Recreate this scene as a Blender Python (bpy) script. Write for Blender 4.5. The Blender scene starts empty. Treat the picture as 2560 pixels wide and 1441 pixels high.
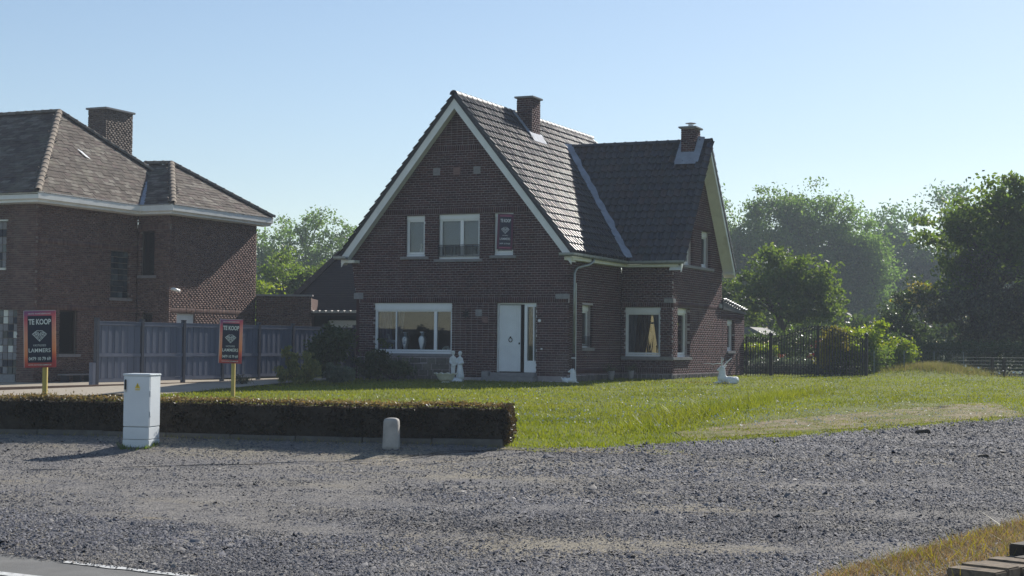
import bpy, bmesh, math, random
import numpy as np
from mathutils import Vector, Matrix, noise as mnoise

SC = bpy.context.scene
COL = SC.collection
PI = math.pi
rnd = random.Random(7)

# ------------------------------------------------------------------ camera, sky, sun, exposure
cam = bpy.data.cameras.new('camera'); camo = bpy.data.objects.new('camera', cam); COL.objects.link(camo)
cam.sensor_width = 36.0; cam.lens = 4024.7 / 2560 * 36; cam.clip_end = 6000; cam.clip_start = .1
RM = np.array([[0.91080561, -0.00507713, -0.41280426], [0.41270542, 0.03629546, 0.91014113], [0.01036202, -0.99932821, 0.03515347]])
camo.matrix_world = Matrix(((RM[0, 0], -RM[0, 1], -RM[0, 2], 0), (RM[1, 0], -RM[1, 1], -RM[1, 2], 0), (RM[2, 0], -RM[2, 1], -RM[2, 2], 1.65), (0, 0, 0, 1)))
SC.camera = camo
SUN_EL, SUN_AZ = math.radians(31.5), math.radians(6)      # azimuth from +Y towards +X
world = bpy.data.worlds.new('World'); SC.world = world; world.use_nodes = True
wn = world.node_tree
for n in list(wn.nodes): wn.nodes.remove(n)
wo = wn.nodes.new('ShaderNodeOutputWorld'); wb = wn.nodes.new('ShaderNodeBackground'); sky = wn.nodes.new('ShaderNodeTexSky')
sky.sky_type = 'NISHITA'; sky.sun_disc = False; sky.sun_elevation = SUN_EL; sky.sun_rotation = SUN_AZ
sky.air_density = 0.95; sky.dust_density = 0.25; sky.ozone_density = 1.6; sky.altitude = 30
wb.inputs['Strength'].default_value = 0.074
wn.links.new(sky.outputs[0], wb.inputs[0]); wn.links.new(wb.outputs[0], wo.inputs[0])
sl = bpy.data.lights.new('sun', 'SUN'); so = bpy.data.objects.new('sun', sl); COL.objects.link(so)
sl.energy = 4.3; sl.angle = math.radians(.55); sl.color = (1, .95, .87)
SUNV = Vector((math.sin(SUN_AZ) * math.cos(SUN_EL), math.cos(SUN_AZ) * math.cos(SUN_EL), math.sin(SUN_EL)))
so.rotation_euler = SUNV.to_track_quat('Z', 'Y').to_euler(); so.location = (0, 60, 60)
SC.view_settings.view_transform = 'Standard'; SC.view_settings.look = 'None'; SC.view_settings.gamma = 1
SC.view_settings.exposure = 0.64; SC.view_settings.use_curve_mapping = False
SC.cycles.max_bounces = 8; SC.cycles.transparent_max_bounces = 12; SC.cycles.caustics_reflective = False; SC.cycles.caustics_refractive = False

# ------------------------------------------------------------------ materials
def nt(name):
    m = bpy.data.materials.new(name); m.use_nodes = True; t = m.node_tree
    for n in list(t.nodes): t.nodes.remove(n)
    o = t.nodes.new('ShaderNodeOutputMaterial')
    return m, t, o
def N(t, k, **kw):
    n = t.nodes.new(k)
    for a, b in kw.items():
        if a in n.inputs.keys(): n.inputs[a].default_value = b
        else: setattr(n, a, b)
    return n
def c4(c): return (c[0], c[1], c[2], 1)
def S(r, g, b):
    f = lambda v: (v / 255 / 12.92) if v / 255 <= .04045 else ((v / 255 + .055) / 1.055) ** 2.4
    return (f(r), f(g), f(b))
def mixc(t, fac, a, b, mode='MIX'):
    m = t.nodes.new('ShaderNodeMix'); m.data_type = 'RGBA'; m.blend_type = mode
    for i, v in ((0, fac), (6, a), (7, b)):
        if hasattr(v, 'is_linked') or hasattr(v, 'links'): t.links.new(v, m.inputs[i])
        else: m.inputs[i].default_value = v if i == 0 else c4(v)
    return m.outputs[2]
def ramp(t, src, stops):
    r = t.nodes.new('ShaderNodeValToRGB'); e = r.color_ramp.elements
    while len(e) < len(stops): e.new(.5)
    for i, (p, c) in enumerate(stops): e[i].position = p; e[i].color = c4(c)
    t.links.new(src, r.inputs[0]); return r.outputs[0]
def noise(t, scale, detail=4, rough=.55, dist=0, coord='pos', stretch=None):
    n = N(t, 'ShaderNodeTexNoise', Scale=scale, Detail=detail, Roughness=rough, Distortion=dist)
    g = t.nodes.new('ShaderNodeNewGeometry') if coord == 'pos' else t.nodes.new('ShaderNodeTexCoord')
    src = g.outputs['Position'] if coord == 'pos' else g.outputs['Object']
    if stretch:
        mp = N(t, 'ShaderNodeMapping'); mp.inputs['Scale'].default_value = stretch; t.links.new(src, mp.inputs[0]); src = mp.outputs[0]
    t.links.new(src, n.inputs['Vector']); return n.outputs[0]
def irand(t):
    g = t.nodes.new('ShaderNodeNewGeometry'); o = t.nodes.new('ShaderNodeObjectInfo')
    a = N(t, 'ShaderNodeMath', operation='ADD'); t.links.new(g.outputs['Random Per Island'], a.inputs[0]); t.links.new(o.outputs['Random'], a.inputs[1])
    f = N(t, 'ShaderNodeMath', operation='FRACT'); t.links.new(a.outputs[0], f.inputs[0]); return f.outputs[0]
def bump(t, src, strength, dist=.01):
    b = N(t, 'ShaderNodeBump', Strength=strength, Distance=dist); t.links.new(src, b.inputs['Height']); return b.outputs[0]
MATS = {}
def mat(name, col, rough=.75, var=.18, scale=6, bmp=0, bscale=90, spec=.35, metal=0, isl=None, stretch=None, patch=None, rvar=0):
    """plain surface: base colour with two octaves of wear, optional per-piece colours and a second patchy colour"""
    m, t, o = nt(name); p = N(t, 'ShaderNodeBsdfPrincipled', Roughness=rough, Metallic=metal); p.inputs['Specular IOR Level'].default_value = spec
    c = None
    if isl: c = ramp(t, irand(t), [(i / max(1, len(isl) - 1), q) for i, q in enumerate(isl)])
    nz = noise(t, scale, 5, .6, .3, stretch=stretch)
    lo = tuple(v * (1 - var) for v in col); hi = tuple(min(1, v * (1 + var)) for v in col)
    if c is None: c = ramp(t, nz, [(.3, lo), (.7, hi)])
    else: c = mixc(t, 1.0, c, ramp(t, nz, [(.3, (1 - var,) * 3), (.7, (1 + var,) * 3)]), 'MULTIPLY')
    if patch:
        pc, psc, a, b = patch
        c = mixc(t, ramp(t, noise(t, psc, 4, .6, .5), [(a, (0, 0, 0)), (b, (1, 1, 1))]), c, pc)
    t.links.new(c, p.inputs['Base Color'])
    if bmp: t.links.new(bump(t, noise(t, bscale, 3), bmp), p.inputs['Normal'])
    if rvar:
        mr = N(t, 'ShaderNodeMapRange'); mr.inputs[3].default_value = rough - rvar; mr.inputs[4].default_value = rough + rvar; t.links.new(irand(t), mr.inputs[0]); t.links.new(mr.outputs[0], p.inputs['Roughness'])
    t.links.new(p.outputs[0], o.inputs[0]); MATS[name] = m; return m
def leafmat(name, cols, trans=.5, tcol=None, rough=.55, spec=.25, nscale=.5, tint=None):
    m, t, o = nt(name)
    c = ramp(t, irand(t), [(i / max(1, len(cols) - 1), q) for i, q in enumerate(cols)])
    c = mixc(t, 1.0, c, ramp(t, noise(t, nscale, 3), [(.3, (.72,) * 3), (.7, (1.25,) * 3)]), 'MULTIPLY')
    if tint: c = mixc(t, ramp(t, noise(t, tint[1], 4, .6, .4), [(.42, (0, 0, 0)), (.68, (1, 1, 1))]), c, tint[0])
    d = N(t, 'ShaderNodeBsdfPrincipled', Roughness=rough); d.inputs['Specular IOR Level'].default_value = spec; t.links.new(c, d.inputs[0])
    tr = t.nodes.new('ShaderNodeBsdfTranslucent'); t.links.new(mixc(t, 1.0, c, tcol or (1.5, 1.6, .7), 'MULTIPLY'), tr.inputs[0])
    mx = N(t, 'ShaderNodeMixShader', Fac=trans); t.links.new(d.outputs[0], mx.inputs[1]); t.links.new(tr.outputs[0], mx.inputs[2])
    t.links.new(mx.outputs[0], o.inputs[0]); MATS[name] = m; return m
def glassmat(name, tint, refl=2.2):
    m, t, o = nt(name); a = t.nodes.new('ShaderNodeBsdfTransparent'); a.inputs[0].default_value = c4(tint)
    g = N(t, 'ShaderNodeBsdfGlossy', Roughness=.015); f = N(t, 'ShaderNodeFresnel', IOR=1.5)
    k = N(t, 'ShaderNodeMath', operation='MULTIPLY', use_clamp=True); k.inputs[1].default_value = refl; t.links.new(f.outputs[0], k.inputs[0])
    mx = t.nodes.new('ShaderNodeMixShader'); t.links.new(k.outputs[0], mx.inputs[0]); t.links.new(a.outputs[0], mx.inputs[1]); t.links.new(g.outputs[0], mx.inputs[2])
    t.links.new(mx.outputs[0], o.inputs[0]); MATS[name] = m; return m

mat('brick', (.085, .05, .05), .8, .22, 9, .25, 120, .2, isl=[(.045, .021, .025), (.078, .034, .036), (.058, .026, .031), (.1, .043, .042), (.05, .025, .03), (.085, .035, .035)], patch=((.16, .12, .11), .45, .58, .82))
mat('mortar', (.42, .37, .375), .95, .2, 20, .4, 200, .1, patch=((.24, .2, .2), .8, .5, .8))
mat('brick_old', (.11, .075, .065), .85, .25, 9, .3, 120, .2, isl=[(.1, .058, .05), (.155, .094, .08), (.12, .072, .062), (.18, .115, .097), (.09, .054, .05), (.14, .076, .064)], patch=((.17, .14, .12), .6, .62, .85))
mat('brick_grey', (.1, .08, .07), .85, .25, 9, .3, 120, .2, isl=[(.085, .066, .058), (.13, .105, .092), (.1, .08, .07), (.15, .125, .11), (.08, .062, .056)])
mat('mortar_old', (.22, .19, .17), .95, .2, 20, .4, 200, .1)
mat('white_pvc', (.82, .83, .84), .35, .04, 2, 0, 60, .45)
mat('cream_paint', (.74, .74, .66), .5, .08, 3, .05, 40, .35, patch=((.5, .5, .42), 1.5, .62, .85))
mat('barge_paint', (.78, .79, .77), .5, .07, 2.5, .03, 40, .35, patch=((.46, .44, .4), .7, .62, .9))
mat('white_door', (.76, .78, .8), .45, .05, 3, 0, 60, .4)
mat('stone_sill', (.24, .23, .235), .8, .15, 8, .2, 80, .25)
mat('grey_stone', (.27, .265, .27), .85, .18, 12, .3, 60, .2)
mat('rubble', (.12, .11, .1), .9, .25, 12, .6, 50, .15, isl=[(.09, .085, .08), (.15, .135, .12), (.11, .1, .1), (.18, .165, .14)])
mat('zinc', (.3, .32, .32), .45, .2, 5, .05, 60, .5, metal=.55)
mat('lead', (.3, .33, .39), .75, .2, 4, .35, 12, .25, metal=.1)
mat('copper_brown', (.05, .03, .03), .6, .2, 8, .1, 80)
mat('roof_tile', (.05, .048, .052), .3, .25, 14, .1, 60, .42, rvar=.07, isl=[(.034, .036, .046), (.06, .056, .062), (.046, .05, .054), (.074, .052, .05), (.036, .044, .044), (.056, .052, .062)], patch=((.085, .1, .075), .9, .62, .9))
mat('ridge_clay', (.04, .04, .046), .55, .25, 10, .12, 60, .5)
mat('slate_old', (.2, .175, .155), .9, .3, 10, .35, 50, .2, isl=[(.07, .055, .048), (.15, .12, .1), (.1, .08, .066), (.22, .195, .165), (.085, .07, .056), (.13, .095, .085)], patch=((.2, .185, .14), 1.2, .55, .8))
mat('dark_slate', (.03, .034, .05), .6, .15, 6, .1, 40, .35)
mat('black_iron', (.012, .012, .015), .5, .2, 20, .1, 90, .4)
mat('fence_post', (.05, .055, .075), .5, .15, 6, .08, 60, .35)
mat('fence_grey', (.13, .15, .2), .5, .1, 4, .08, 60, .35, isl=[(.1, .115, .16), (.145, .16, .215), (.12, .135, .185)], stretch=(1, 1, .1))
mat('wood_post', (.5, .38, .13), .75, .2, 10, .25, 40, .25, stretch=(1, 1, .08))
mat('paver_brown', (.2, .155, .11), .9, .3, 14, .6, 50, .15, patch=((.07, .06, .05), 9, .5, .7))
mat('old_timber', (.07, .058, .048), .85, .3, 8, .4, 40, .2, stretch=(.15, 1, 1))
mat('cabinet_grey', (.7, .74, .76), .5, .05, 3, .03, 60, .35, patch=((.5, .52, .52), 1.5, .62, .9))
mat('rubber_black', (.02, .02, .022), .5, .1)
mat('warning_yellow', (.75, .55, .06), .5, .05)
mat('kerb_shaded', (.13, .125, .115), .95, .25, 7, .4, 70, .15)  # concrete darkened: the hedge's shade is put into the colour
mat('concrete', (.42, .4, .37), .9, .15, 7, .4, 70, .2, patch=((.22, .21, .19), 3, .6, .85))
mat('statue_white', (.7, .72, .72), .6, .1, 5, .1, 40, .3, patch=((.5, .52, .5), 4, .6, .8))
mat('bowl_stone', (.66, .66, .57), .8, .18, 7, .3, 40, .25, patch=((.4, .42, .33), 5, .6, .8))
mat('ceramic', (.6, .6, .58), .2, .1, 12, 0, 60, .5, patch=((.15, .2, .3), 16, .5, .62))
mat('terracotta', (.35, .33, .36), .8, .12, 8, .1)
mat('asphalt', (.19, .185, .175), .9, .15, 3, .5, 160, .2, isl=None, patch=((.14, .14, .14), .8, .5, .8))
mat('road_paint', (.62, .62, .6), .8, .2, 12, .3, 80, .2, patch=((.2, .2, .2), 14, .55, .68))
mat('kerb_stone', (.34, .325, .29), .9, .18, 8, .4, 60, .2)
mat('paving_tan', (.36, .31, .24), .9, .15, 5, .3, 60, .2, isl=[(.3, .25, .2), (.38, .33, .26), (.34, .3, .24)])
mat('edging_brown', (.12, .075, .055), .85, .2, 6, .2)
mat('dark_soil', (.05, .042, .033), .95, .3, 10, .6, 40, .1)
mat('bark', (.075, .06, .048), .95, .3, 12, .7, 30, .1, stretch=(1, 1, .25))
mat('interior_dark', (.1, .085, .08), .9, .1)
mat('interior_warm', (.55, .47, .3), .9, .08)
mat('net_curtain', (.2, .24, .31), .9, .06, 2)
mat('print_navy', (.012, .016, .045), .45, .02); mat('print_white', (.72, .74, .76), .5, .02); mat('print_black', (.02, .02, .024), .5, .02)
mat('wood_dark', (.03, .02, .015), .5, .2)
mat('plaque_red', (.2, .12, .11), .8, .2, 20)
mat('steel', (.5, .5, .5), .35, .05, metal=.8)
mat('pavilion_roof', (.2, .2, .19), .8, .2, 5, .1)
mat('roof_sheet', (.42, .4, .36), .6, .15, 5, .1)
mat('wire', (.16, .19, .19), .5, .1, metal=.5)
mat('flower_red', (.35, .02, .08), .7, .2); mat('flower_orange', (.5, .13, .05), .7, .2); mat('flower_white', (.75, .75, .72), .7, .05); mat('flower_yellow', (.7, .5, .02), .7, .1)
mat('chimney_pot', (.3, .3, .3), .5, .1, metal=.3)
def curtain(name, a, b):
    m, t, o = nt(name); c = ramp(t, noise(t, 14, 2, .5, 0, stretch=(1, 1, .15)), [(.35, a), (.65, b)])
    d = t.nodes.new('ShaderNodeBsdfDiffuse'); t.links.new(c, d.inputs[0]); tr = t.nodes.new('ShaderNodeBsdfTranslucent'); t.links.new(c, tr.inputs[0])
    mx = N(t, 'ShaderNodeMixShader', Fac=.5); t.links.new(d.outputs[0], mx.inputs[1]); t.links.new(tr.outputs[0], mx.inputs[2]); t.links.new(mx.outputs[0], o.inputs[0]); MATS[name] = m
curtain('drape_grey', (.32, .33, .36), (.52, .52, .52)); curtain('drape_brown', (.16, .1, .07), (.42, .3, .2)); curtain('drape_sheer', (.7, .62, .42), (.78, .72, .55)); curtain('drape_violet', (.2, .17, .26), (.4, .36, .45))
glassmat('glass', (.78, .82, .86), 1.15); glassmat('glass_dark', (.5, .54, .56), 2.2)
def gradient_print():
    m, t, o = nt('print_gradient'); tc = t.nodes.new('ShaderNodeTexCoord'); sp = t.nodes.new('ShaderNodeSeparateXYZ'); t.links.new(tc.outputs['Generated'], sp.inputs[0])
    ad = N(t, 'ShaderNodeMath', operation='MULTIPLY_ADD'); ad.inputs[1].default_value = -.12; t.links.new(sp.outputs[0], ad.inputs[0]); t.links.new(sp.outputs[2], ad.inputs[2])
    c = ramp(t, ad.outputs[0], [(0, (.4, .07, .08)), (.12, (.55, .17, .1)), (.2, (.62, .3, .15)), (.5, (.6, .36, .26)), (.68, (.56, .28, .26)), (.82, (.52, .14, .19)), (.93, (.27, .11, .27))])
    p = N(t, 'ShaderNodeBsdfPrincipled', Roughness=.45); t.links.new(c, p.inputs[0]); tr = t.nodes.new('ShaderNodeBsdfTranslucent'); t.links.new(c, tr.inputs[0]); mx = N(t, 'ShaderNodeMixShader', Fac=.35); t.links.new(p.outputs[0], mx.inputs[1]); t.links.new(tr.outputs[0], mx.inputs[2]); t.links.new(mx.outputs[0], o.inputs[0]); MATS['print_gradient'] = m
gradient_print()
mat('print_maroon', (.1, .012, .05), .5, .05); mat('print_pink', (.4, .12, .2), .5, .05)
leafmat('leaf_poplar', [(.1, .155, .04), (.14, .205, .058), (.115, .175, .045), (.21, .26, .1)], .6, (1.25, 1.45, .75), .5, .3, .15)
leafmat('leaf_hazy', [(.07, .12, .045), (.1, .16, .06), (.12, .18, .075)], .58, (1.2, 1.35, .8), .5, .35, .15)
leafmat('leaf_green', [(.075, .12, .028), (.11, .165, .038), (.09, .135, .032), (.18, .22, .07)], .6, (1.45, 1.5, .6), .5, .28, .4)
leafmat('leaf_dark', [(.04, .064, .024), (.068, .1, .036), (.052, .08, .03), (.105, .135, .055)], .42, (1.3, 1.4, .7), .45, .35, .4)
leafmat('leaf_purple', [(.055, .055, .042), (.08, .075, .06), (.07, .085, .048), (.19, .2, .12)], .45, (1.5, 1.4, .8), .4, .45, .4)
leafmat('leaf_bright', [(.14, .21, .02), (.2, .26, .03), (.16, .23, .025), (.27, .27, .035)], .55, (1.5, 1.5, .5), .45, .35, .6)
leafmat('leaf_gold', [(.19, .2, .03), (.28, .24, .035), (.15, .17, .03), (.34, .26, .045)], .45, (1.5, 1.4, .5), .45, .3, .6)
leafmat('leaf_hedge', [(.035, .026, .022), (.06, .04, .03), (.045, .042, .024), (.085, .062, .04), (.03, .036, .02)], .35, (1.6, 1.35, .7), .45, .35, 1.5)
leafmat('leaf_hedge_sunlit', [(.14, .1, .05), (.22, .15, .075), (.13, .12, .045), (.26, .2, .11), (.1, .1, .035)], .4, (1.4, 1.25, .7), .5, .3, 1.2)  # lighter hedge leaf for the top, sunlight put into the colour
leafmat('leaf_conifer', [(.12, .15, .06), (.22, .23, .08), (.16, .17, .06), (.34, .3, .1)], .35, (1.3, 1.3, .7), .5, .3, 2)
leafmat('leaf_greyblue', [(.08, .11, .08), (.14, .17, .125), (.1, .13, .1), (.18, .21, .15)], .3, (1.2, 1.25, .9), .5, .3, 2)
leafmat('leaf_red', [(.1, .012, .025), (.17, .025, .045), (.13, .018, .035)], .4, (1.4, 1.1, 1.1), .5, .3, 2)
leafmat('grass', [(.1, .13, .012), (.15, .18, .02), (.125, .155, .014), (.19, .195, .03), (.115, .155, .016)], .55, (1.6, 1.6, .5), .5, .25, .35, tint=((.175, .185, .032), .42))
leafmat('grass_dry', [(.32, .2, .09), (.38, .27, .13), (.25, .15, .08), (.42, .33, .17), (.2, .18, .06)], .4, (1.2, 1.1, .9), .6, .2, 1)
leafmat('grass_seed', [(.19, .2, .07), (.24, .2, .12), (.16, .19, .045), (.26, .22, .14), (.15, .19, .03)], .45, (1.3, 1.2, .8), .6, .2, 1)
def groundmat(name, base, mixes, bmp=.5, bs=120, rough=.95):
    m, t, o = nt(name); p = N(t, 'ShaderNodeBsdfPrincipled', Roughness=rough); p.inputs['Specular IOR Level'].default_value = .15
    c = ramp(t, noise(t, 3, 6, .65), [(.3, tuple(v * .8 for v in base)), (.7, tuple(v * 1.2 for v in base))])
    for col, sc, a, b, st in mixes:
        c = mixc(t, ramp(t, noise(t, sc, 5, .6, .4, stretch=st), [(a, (0, 0, 0)), (b, (1, 1, 1))]), c, col)
    f = ramp(t, noise(t, bs, 2, .5), [(.35, (.62,) * 3), (.65, (1.3,) * 3)])
    t.links.new(mixc(t, 1.0, c, f, 'MULTIPLY'), p.inputs[0]); t.links.new(bump(t, noise(t, bs, 2), bmp, .02), p.inputs['Normal']); t.links.new(p.outputs[0], o.inputs[0]); MATS[name] = m
groundmat('gravel_bed', (.215, .2, .185), [((.29, .255, .19), .33, .46, .64, (.45, 1, 1)), ((.17, .165, .17), .9, .5, .7, None), ((.36, .29, .18), 1.1, .64, .76, (.35, 1, 1)), ((.13, .125, .13), 7, .56, .66, None), ((.3, .28, .25), 11, .58, .68, None)], 1.0, 42)
groundmat('lawn', (.13, .155, .018), [((.095, .125, .013), .5, .5, .7, None), ((.18, .18, .035), 1.1, .58, .75, None)], .6, 60)
groundmat('bare_soil', (.27, .21, .135), [((.14, .15, .03), 1.3, .46, .62, None), ((.13, .145, .025), 5, .5, .6, None), ((.33, .26, .18), 1.7, .55, .75, None)], .8, 50)
groundmat('field', (.075, .095, .02), [((.06, .075, .018), .05, .45, .65, None)], .5, 10)
mat('pebble', (.2, .2, .21), .85, .38, .55, 0, 60, .3, stretch=(.45, 1, 1), patch=((.27, .25, .22), .8, .55, .8), isl=[(.075, .075, .09), (.13, .13, .15), (.095, .095, .115), (.18, .175, .18), (.085, .088, .105), (.15, .15, .16), (.11, .11, .125), (.27, .255, .24)])

# ------------------------------------------------------------------ helpers
def inv_t(o): return Matrix.Translation(-Vector(o.location))
def link(o, parent=None):
    COL.objects.link(o)
    if parent is not None:
        o.parent = parent
        if parent.type == 'EMPTY': o.matrix_parent_inverse = inv_t(parent)
    return o
def thing(name, label, cat, loc, group=None):
    o = bpy.data.objects.new(name, None); o.location = loc; o.empty_display_size = .2; COL.objects.link(o); tag(o, label, cat, group); return o
def tag(o, label=None, cat=None, group=None, kind=None):
    if label: o['label'] = label
    if cat: o['category'] = cat
    if group: o['group'] = group
    if kind: o['kind'] = kind
    return o
def mesh_np(name, V, F, m, parent=None, smooth=False, idx=None):
    """V (n,3), F (k,3|4) int arrays -> one mesh object"""
    V = np.asarray(V, np.float32); F = np.asarray(F, np.int32); k, s = F.shape
    me = bpy.data.meshes.new(name); me.vertices.add(len(V)); me.vertices.foreach_set('co', V.ravel())
    me.loops.add(k * s); me.loops.foreach_set('vertex_index', F.ravel())
    me.polygons.add(k); me.polygons.foreach_set('loop_start', np.arange(0, k * s, s, dtype=np.int32)); me.polygons.foreach_set('loop_total', np.full(k, s, np.int32))
    if smooth: me.polygons.foreach_set('use_smooth', np.ones(k, bool))
    for q in (m if isinstance(m, (list, tuple)) else [m]): me.materials.append(MATS[q])
    if idx is not None: me.polygons.foreach_set('material_index', np.asarray(idx, np.int32))
    me.update(calc_edges=True); me.validate()
    return link(bpy.data.objects.new(name, me), parent)
BOXF = [(0, 1, 2, 3), (7, 6, 5, 4), (0, 4, 5, 1), (1, 5, 6, 2), (2, 6, 7, 3), (3, 7, 4, 0)]
class B:
    """local frame of a wall: u along, n outward, z up"""
    def __init__(s, O=(0, 0, 0), U=(1, 0, 0), Nn=(0, -1, 0), Z=(0, 0, 1)):
        s.O, s.U, s.N, s.Z = Vector(O), Vector(U).normalized(), Vector(Nn).normalized(), Vector(Z).normalized()
    def P(s, u, n, z): return s.O + s.U * u + s.N * n + s.Z * z
W = B((0, 0, 0), (1, 0, 0), (0, 1, 0))
class MB:
    def __init__(s): s.v = []; s.f = []
    def box(s, b, u0, u1, n0, n1, z0, z1):
        k = len(s.v)
        for z in (z0, z1):
            for u, n in ((u0, n0), (u1, n0), (u1, n1), (u0, n1)): s.v.append(b.P(u, n, z))
        s.f += [tuple(k + i for i in q) for q in BOXF]; return s
    def tube(s, pts, r, seg=8, caps=True):
        pts = [Vector(p) for p in pts]; rs = r if isinstance(r, (list, tuple)) else [r] * len(pts); k = len(s.v)
        up = None
        for i, p in enumerate(pts):
            d = (pts[min(i + 1, len(pts) - 1)] - pts[max(i - 1, 0)]).normalized()
            if up is None: up = d.orthogonal().normalized()
            a = (up - d * up.dot(d)); a = a.normalized() if a.length > 1e-5 else d.orthogonal().normalized(); up = a; c = d.cross(a)
            for j in range(seg):
                t = 2 * PI * j / seg; s.v.append(p + (a * math.cos(t) + c * math.sin(t)) * rs[i])
        for i in range(len(pts) - 1):
            for j in range(seg):
                j2 = (j + 1) % seg; s.f.append((k + i * seg + j, k + i * seg + j2, k + (i + 1) * seg + j2, k + (i + 1) * seg + j))
        if caps: s.f.append(tuple(k + j for j in reversed(range(seg)))); s.f.append(tuple(k + (len(pts) - 1) * seg + j for j in range(seg)))
        return s
    def lathe(s, c, prof, seg=16, sx=1, sy=1, wob=None):
        k = len(s.v); c = Vector(c)
        for i, (r, z) in enumerate(prof):
            for j in range(seg):
                t = 2 * PI * j / seg; dz = wob(i, t) if wob else 0
                s.v.append(c + Vector((r * sx * math.cos(t), r * sy * math.sin(t), z + dz)))
        for i in range(len(prof) - 1):
            for j in range(seg):
                j2 = (j + 1) % seg; s.f.append((k + i * seg + j, k + i * seg + j2, k + (i + 1) * seg + j2, k + (i + 1) * seg + j))
        s.f.append(tuple(k + j for j in reversed(range(seg)))); s.f.append(tuple(k + (len(prof) - 1) * seg + j for j in range(seg)))
        return s
    def prism(s, poly, off):
        """poly: list of Vectors, extruded by off"""
        k = len(s.v); n = len(poly); off = Vector(off)
        s.v += [Vector(p) for p in poly] + [Vector(p) + off for p in poly]
        s.f.append(tuple(k + i for i in range(n))); s.f.append(tuple(k + n + i for i in reversed(range(n))))
        for i in range(n): j = (i + 1) % n; s.f.append((k + i, k + n + i, k + n + j, k + j))
        return s
    def quad(s, *p):
        k = len(s.v); s.v += [Vector(q) for q in p]; s.f.append(tuple(range(k, k + len(p)))); return s
    def mesh(s, name, m, bevel=0, smooth=False):
        me = bpy.data.meshes.new(name); me.from_pydata([tuple(p) for p in s.v], [], s.f)
        bm = bmesh.new(); bm.from_mesh(me); bmesh.ops.recalc_face_normals(bm, faces=bm.faces)
        if bevel: bmesh.ops.bevel(bm, geom=bm.edges[:], offset=bevel, segments=2, affect='EDGES', clamp_overlap=True)
        bm.to_mesh(me); bm.free()
        for q in (m if isinstance(m, (list, tuple)) else [m]): me.materials.append(MATS[q])
        if smooth: me.polygons.foreach_set('use_smooth', [True] * len(me.polygons))
        return me
    def build(s, name, m, parent=None, bevel=0, smooth=False):
        return link(bpy.data.objects.new(name, s.mesh(name, m, bevel, smooth)), parent)
def inst(name, me, mx, parent):
    o = bpy.data.objects.new(name, me); o.matrix_basis = mx; return link(o, parent)
def frame_mx(o, x, y, z, s=(1, 1, 1)):
    x, y, z = Vector(x) * s[0], Vector(y) * s[1], Vector(z) * s[2]
    return Matrix(((x[0], y[0], z[0], o[0]), (x[1], y[1], z[1], o[1]), (x[2], y[2], z[2], o[2]), (0, 0, 0, 1)))
CAMP = Vector((0, 0, 1.65))

# ------------------------------------------------------------------ terrain
def sm(a, b, x): t = np.clip((x - a) / (b - a), 0, 1); return t * t * (3 - 2 * t)
def G(X, Y):
    X = np.asarray(X, float); Y = np.asarray(Y, float)
    Yn = Y - .255 * (np.clip(X, -20, -9) + 10.67) * (1 - sm(24, 34, Y)) * sm(11, 17, Y)
    a = np.interp(Yn, [-9e3, 9.9, 12, 18.2, 19.35, 22, 30, 45, 51, 60, 9e3], [0, 0, .02, .13, .28, .31, .37, .48, .55, .57, .57])
    b = np.interp(Y, [-9e3, 9.9, 12, 20.5, 30, 45, 51, 60, 9e3], [0, 0, .02, .24, .36, .48, .55, .57, .57])
    w = sm(-10, -8.3, X); z = a * (1 - w) + b * w
    z = z - .16 * (1 - sm(-33, -27.5, X)) * sm(20, 30, Y)
    return z + .36 * np.exp(-((X + 10.7) / 1.9) ** 2 - ((Y - 61.6) / 2.6) ** 2)
def g1(x, y): return float(G(x, y))
def ruled(name, us, lo, hi, nv, lift, m, rough=0):
    """sheet between two curves lo(u), hi(u) (both give x,y), draped on the terrain"""
    V = []; nu = len(us)
    for u in us:
        a, b = lo(u), hi(u)
        for j in range(nv + 1):
            t = j / nv; x = a[0] + (b[0] - a[0]) * t; y = a[1] + (b[1] - a[1]) * t
            V.append((x, y, g1(x, y) + lift + (rough * mnoise.noise((x * 1.7, y * 1.7, 0)) if 0 < j < nv else 0)))
    F = [(i * (nv + 1) + j, (i + 1) * (nv + 1) + j, (i + 1) * (nv + 1) + j + 1, i * (nv + 1) + j + 1) for i in range(nu - 1) for j in range(nv)]
    return tag(mesh_np(name, V, F, m, smooth=True), kind='structure')
xs = np.concatenate([[-3000, -1200, -500, -250, -140, -90, -65, -52], np.arange(-45, 8.1, .5), [12, 18, 30, 60, 150, 400, 1200, 3000]])
ys = np.concatenate([[-3000, -1000, -300, -80, -30, -10], np.arange(-4, 78.1, .5), [84, 95, 120, 170, 260, 450, 1000, 3000]])
GX, GY = np.meshgrid(xs, ys, indexing='ij'); GZ = G(GX, GY) - .05
ii, jj = np.meshgrid(np.arange(len(xs) - 1), np.arange(len(ys) - 1), indexing='ij'); k0 = (ii * len(ys) + jj).ravel()
tag(mesh_np('ground', np.stack([GX, GY, GZ], -1).reshape(-1, 3), np.stack([k0, k0 + len(ys), k0 + len(ys) + 1, k0 + 1], -1), 'field', smooth=True), kind='structure')
HEDGE = [(-20.5, 17.0), (-16.72, 18.11), (-14.66, 18.77), (-10.74, 19.50), (-9.16, 19.97)]
EDGE = HEDGE[:-1] + [(-9.0, 20.12), (-8.7, 20.15), (-8.06, 20.75), (-7.67, 21.64), (-7.29, 22.47), (-6.37, 23.93), (-5.82, 25.48), (-5.22, 27.3), (-4.54, 29.2), (-3.75, 31.68), (0, 44), (6, 62)]
def along(poly, n):
    P = np.array(poly, float); d = np.r_[0, np.cumsum(np.hypot(*np.diff(P, axis=0).T))]; t = np.linspace(0, d[-1], n)
    return np.interp(t, d, P[:, 0]), np.interp(t, d, P[:, 1])
ex, ey = along(EDGE, 260)
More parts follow.
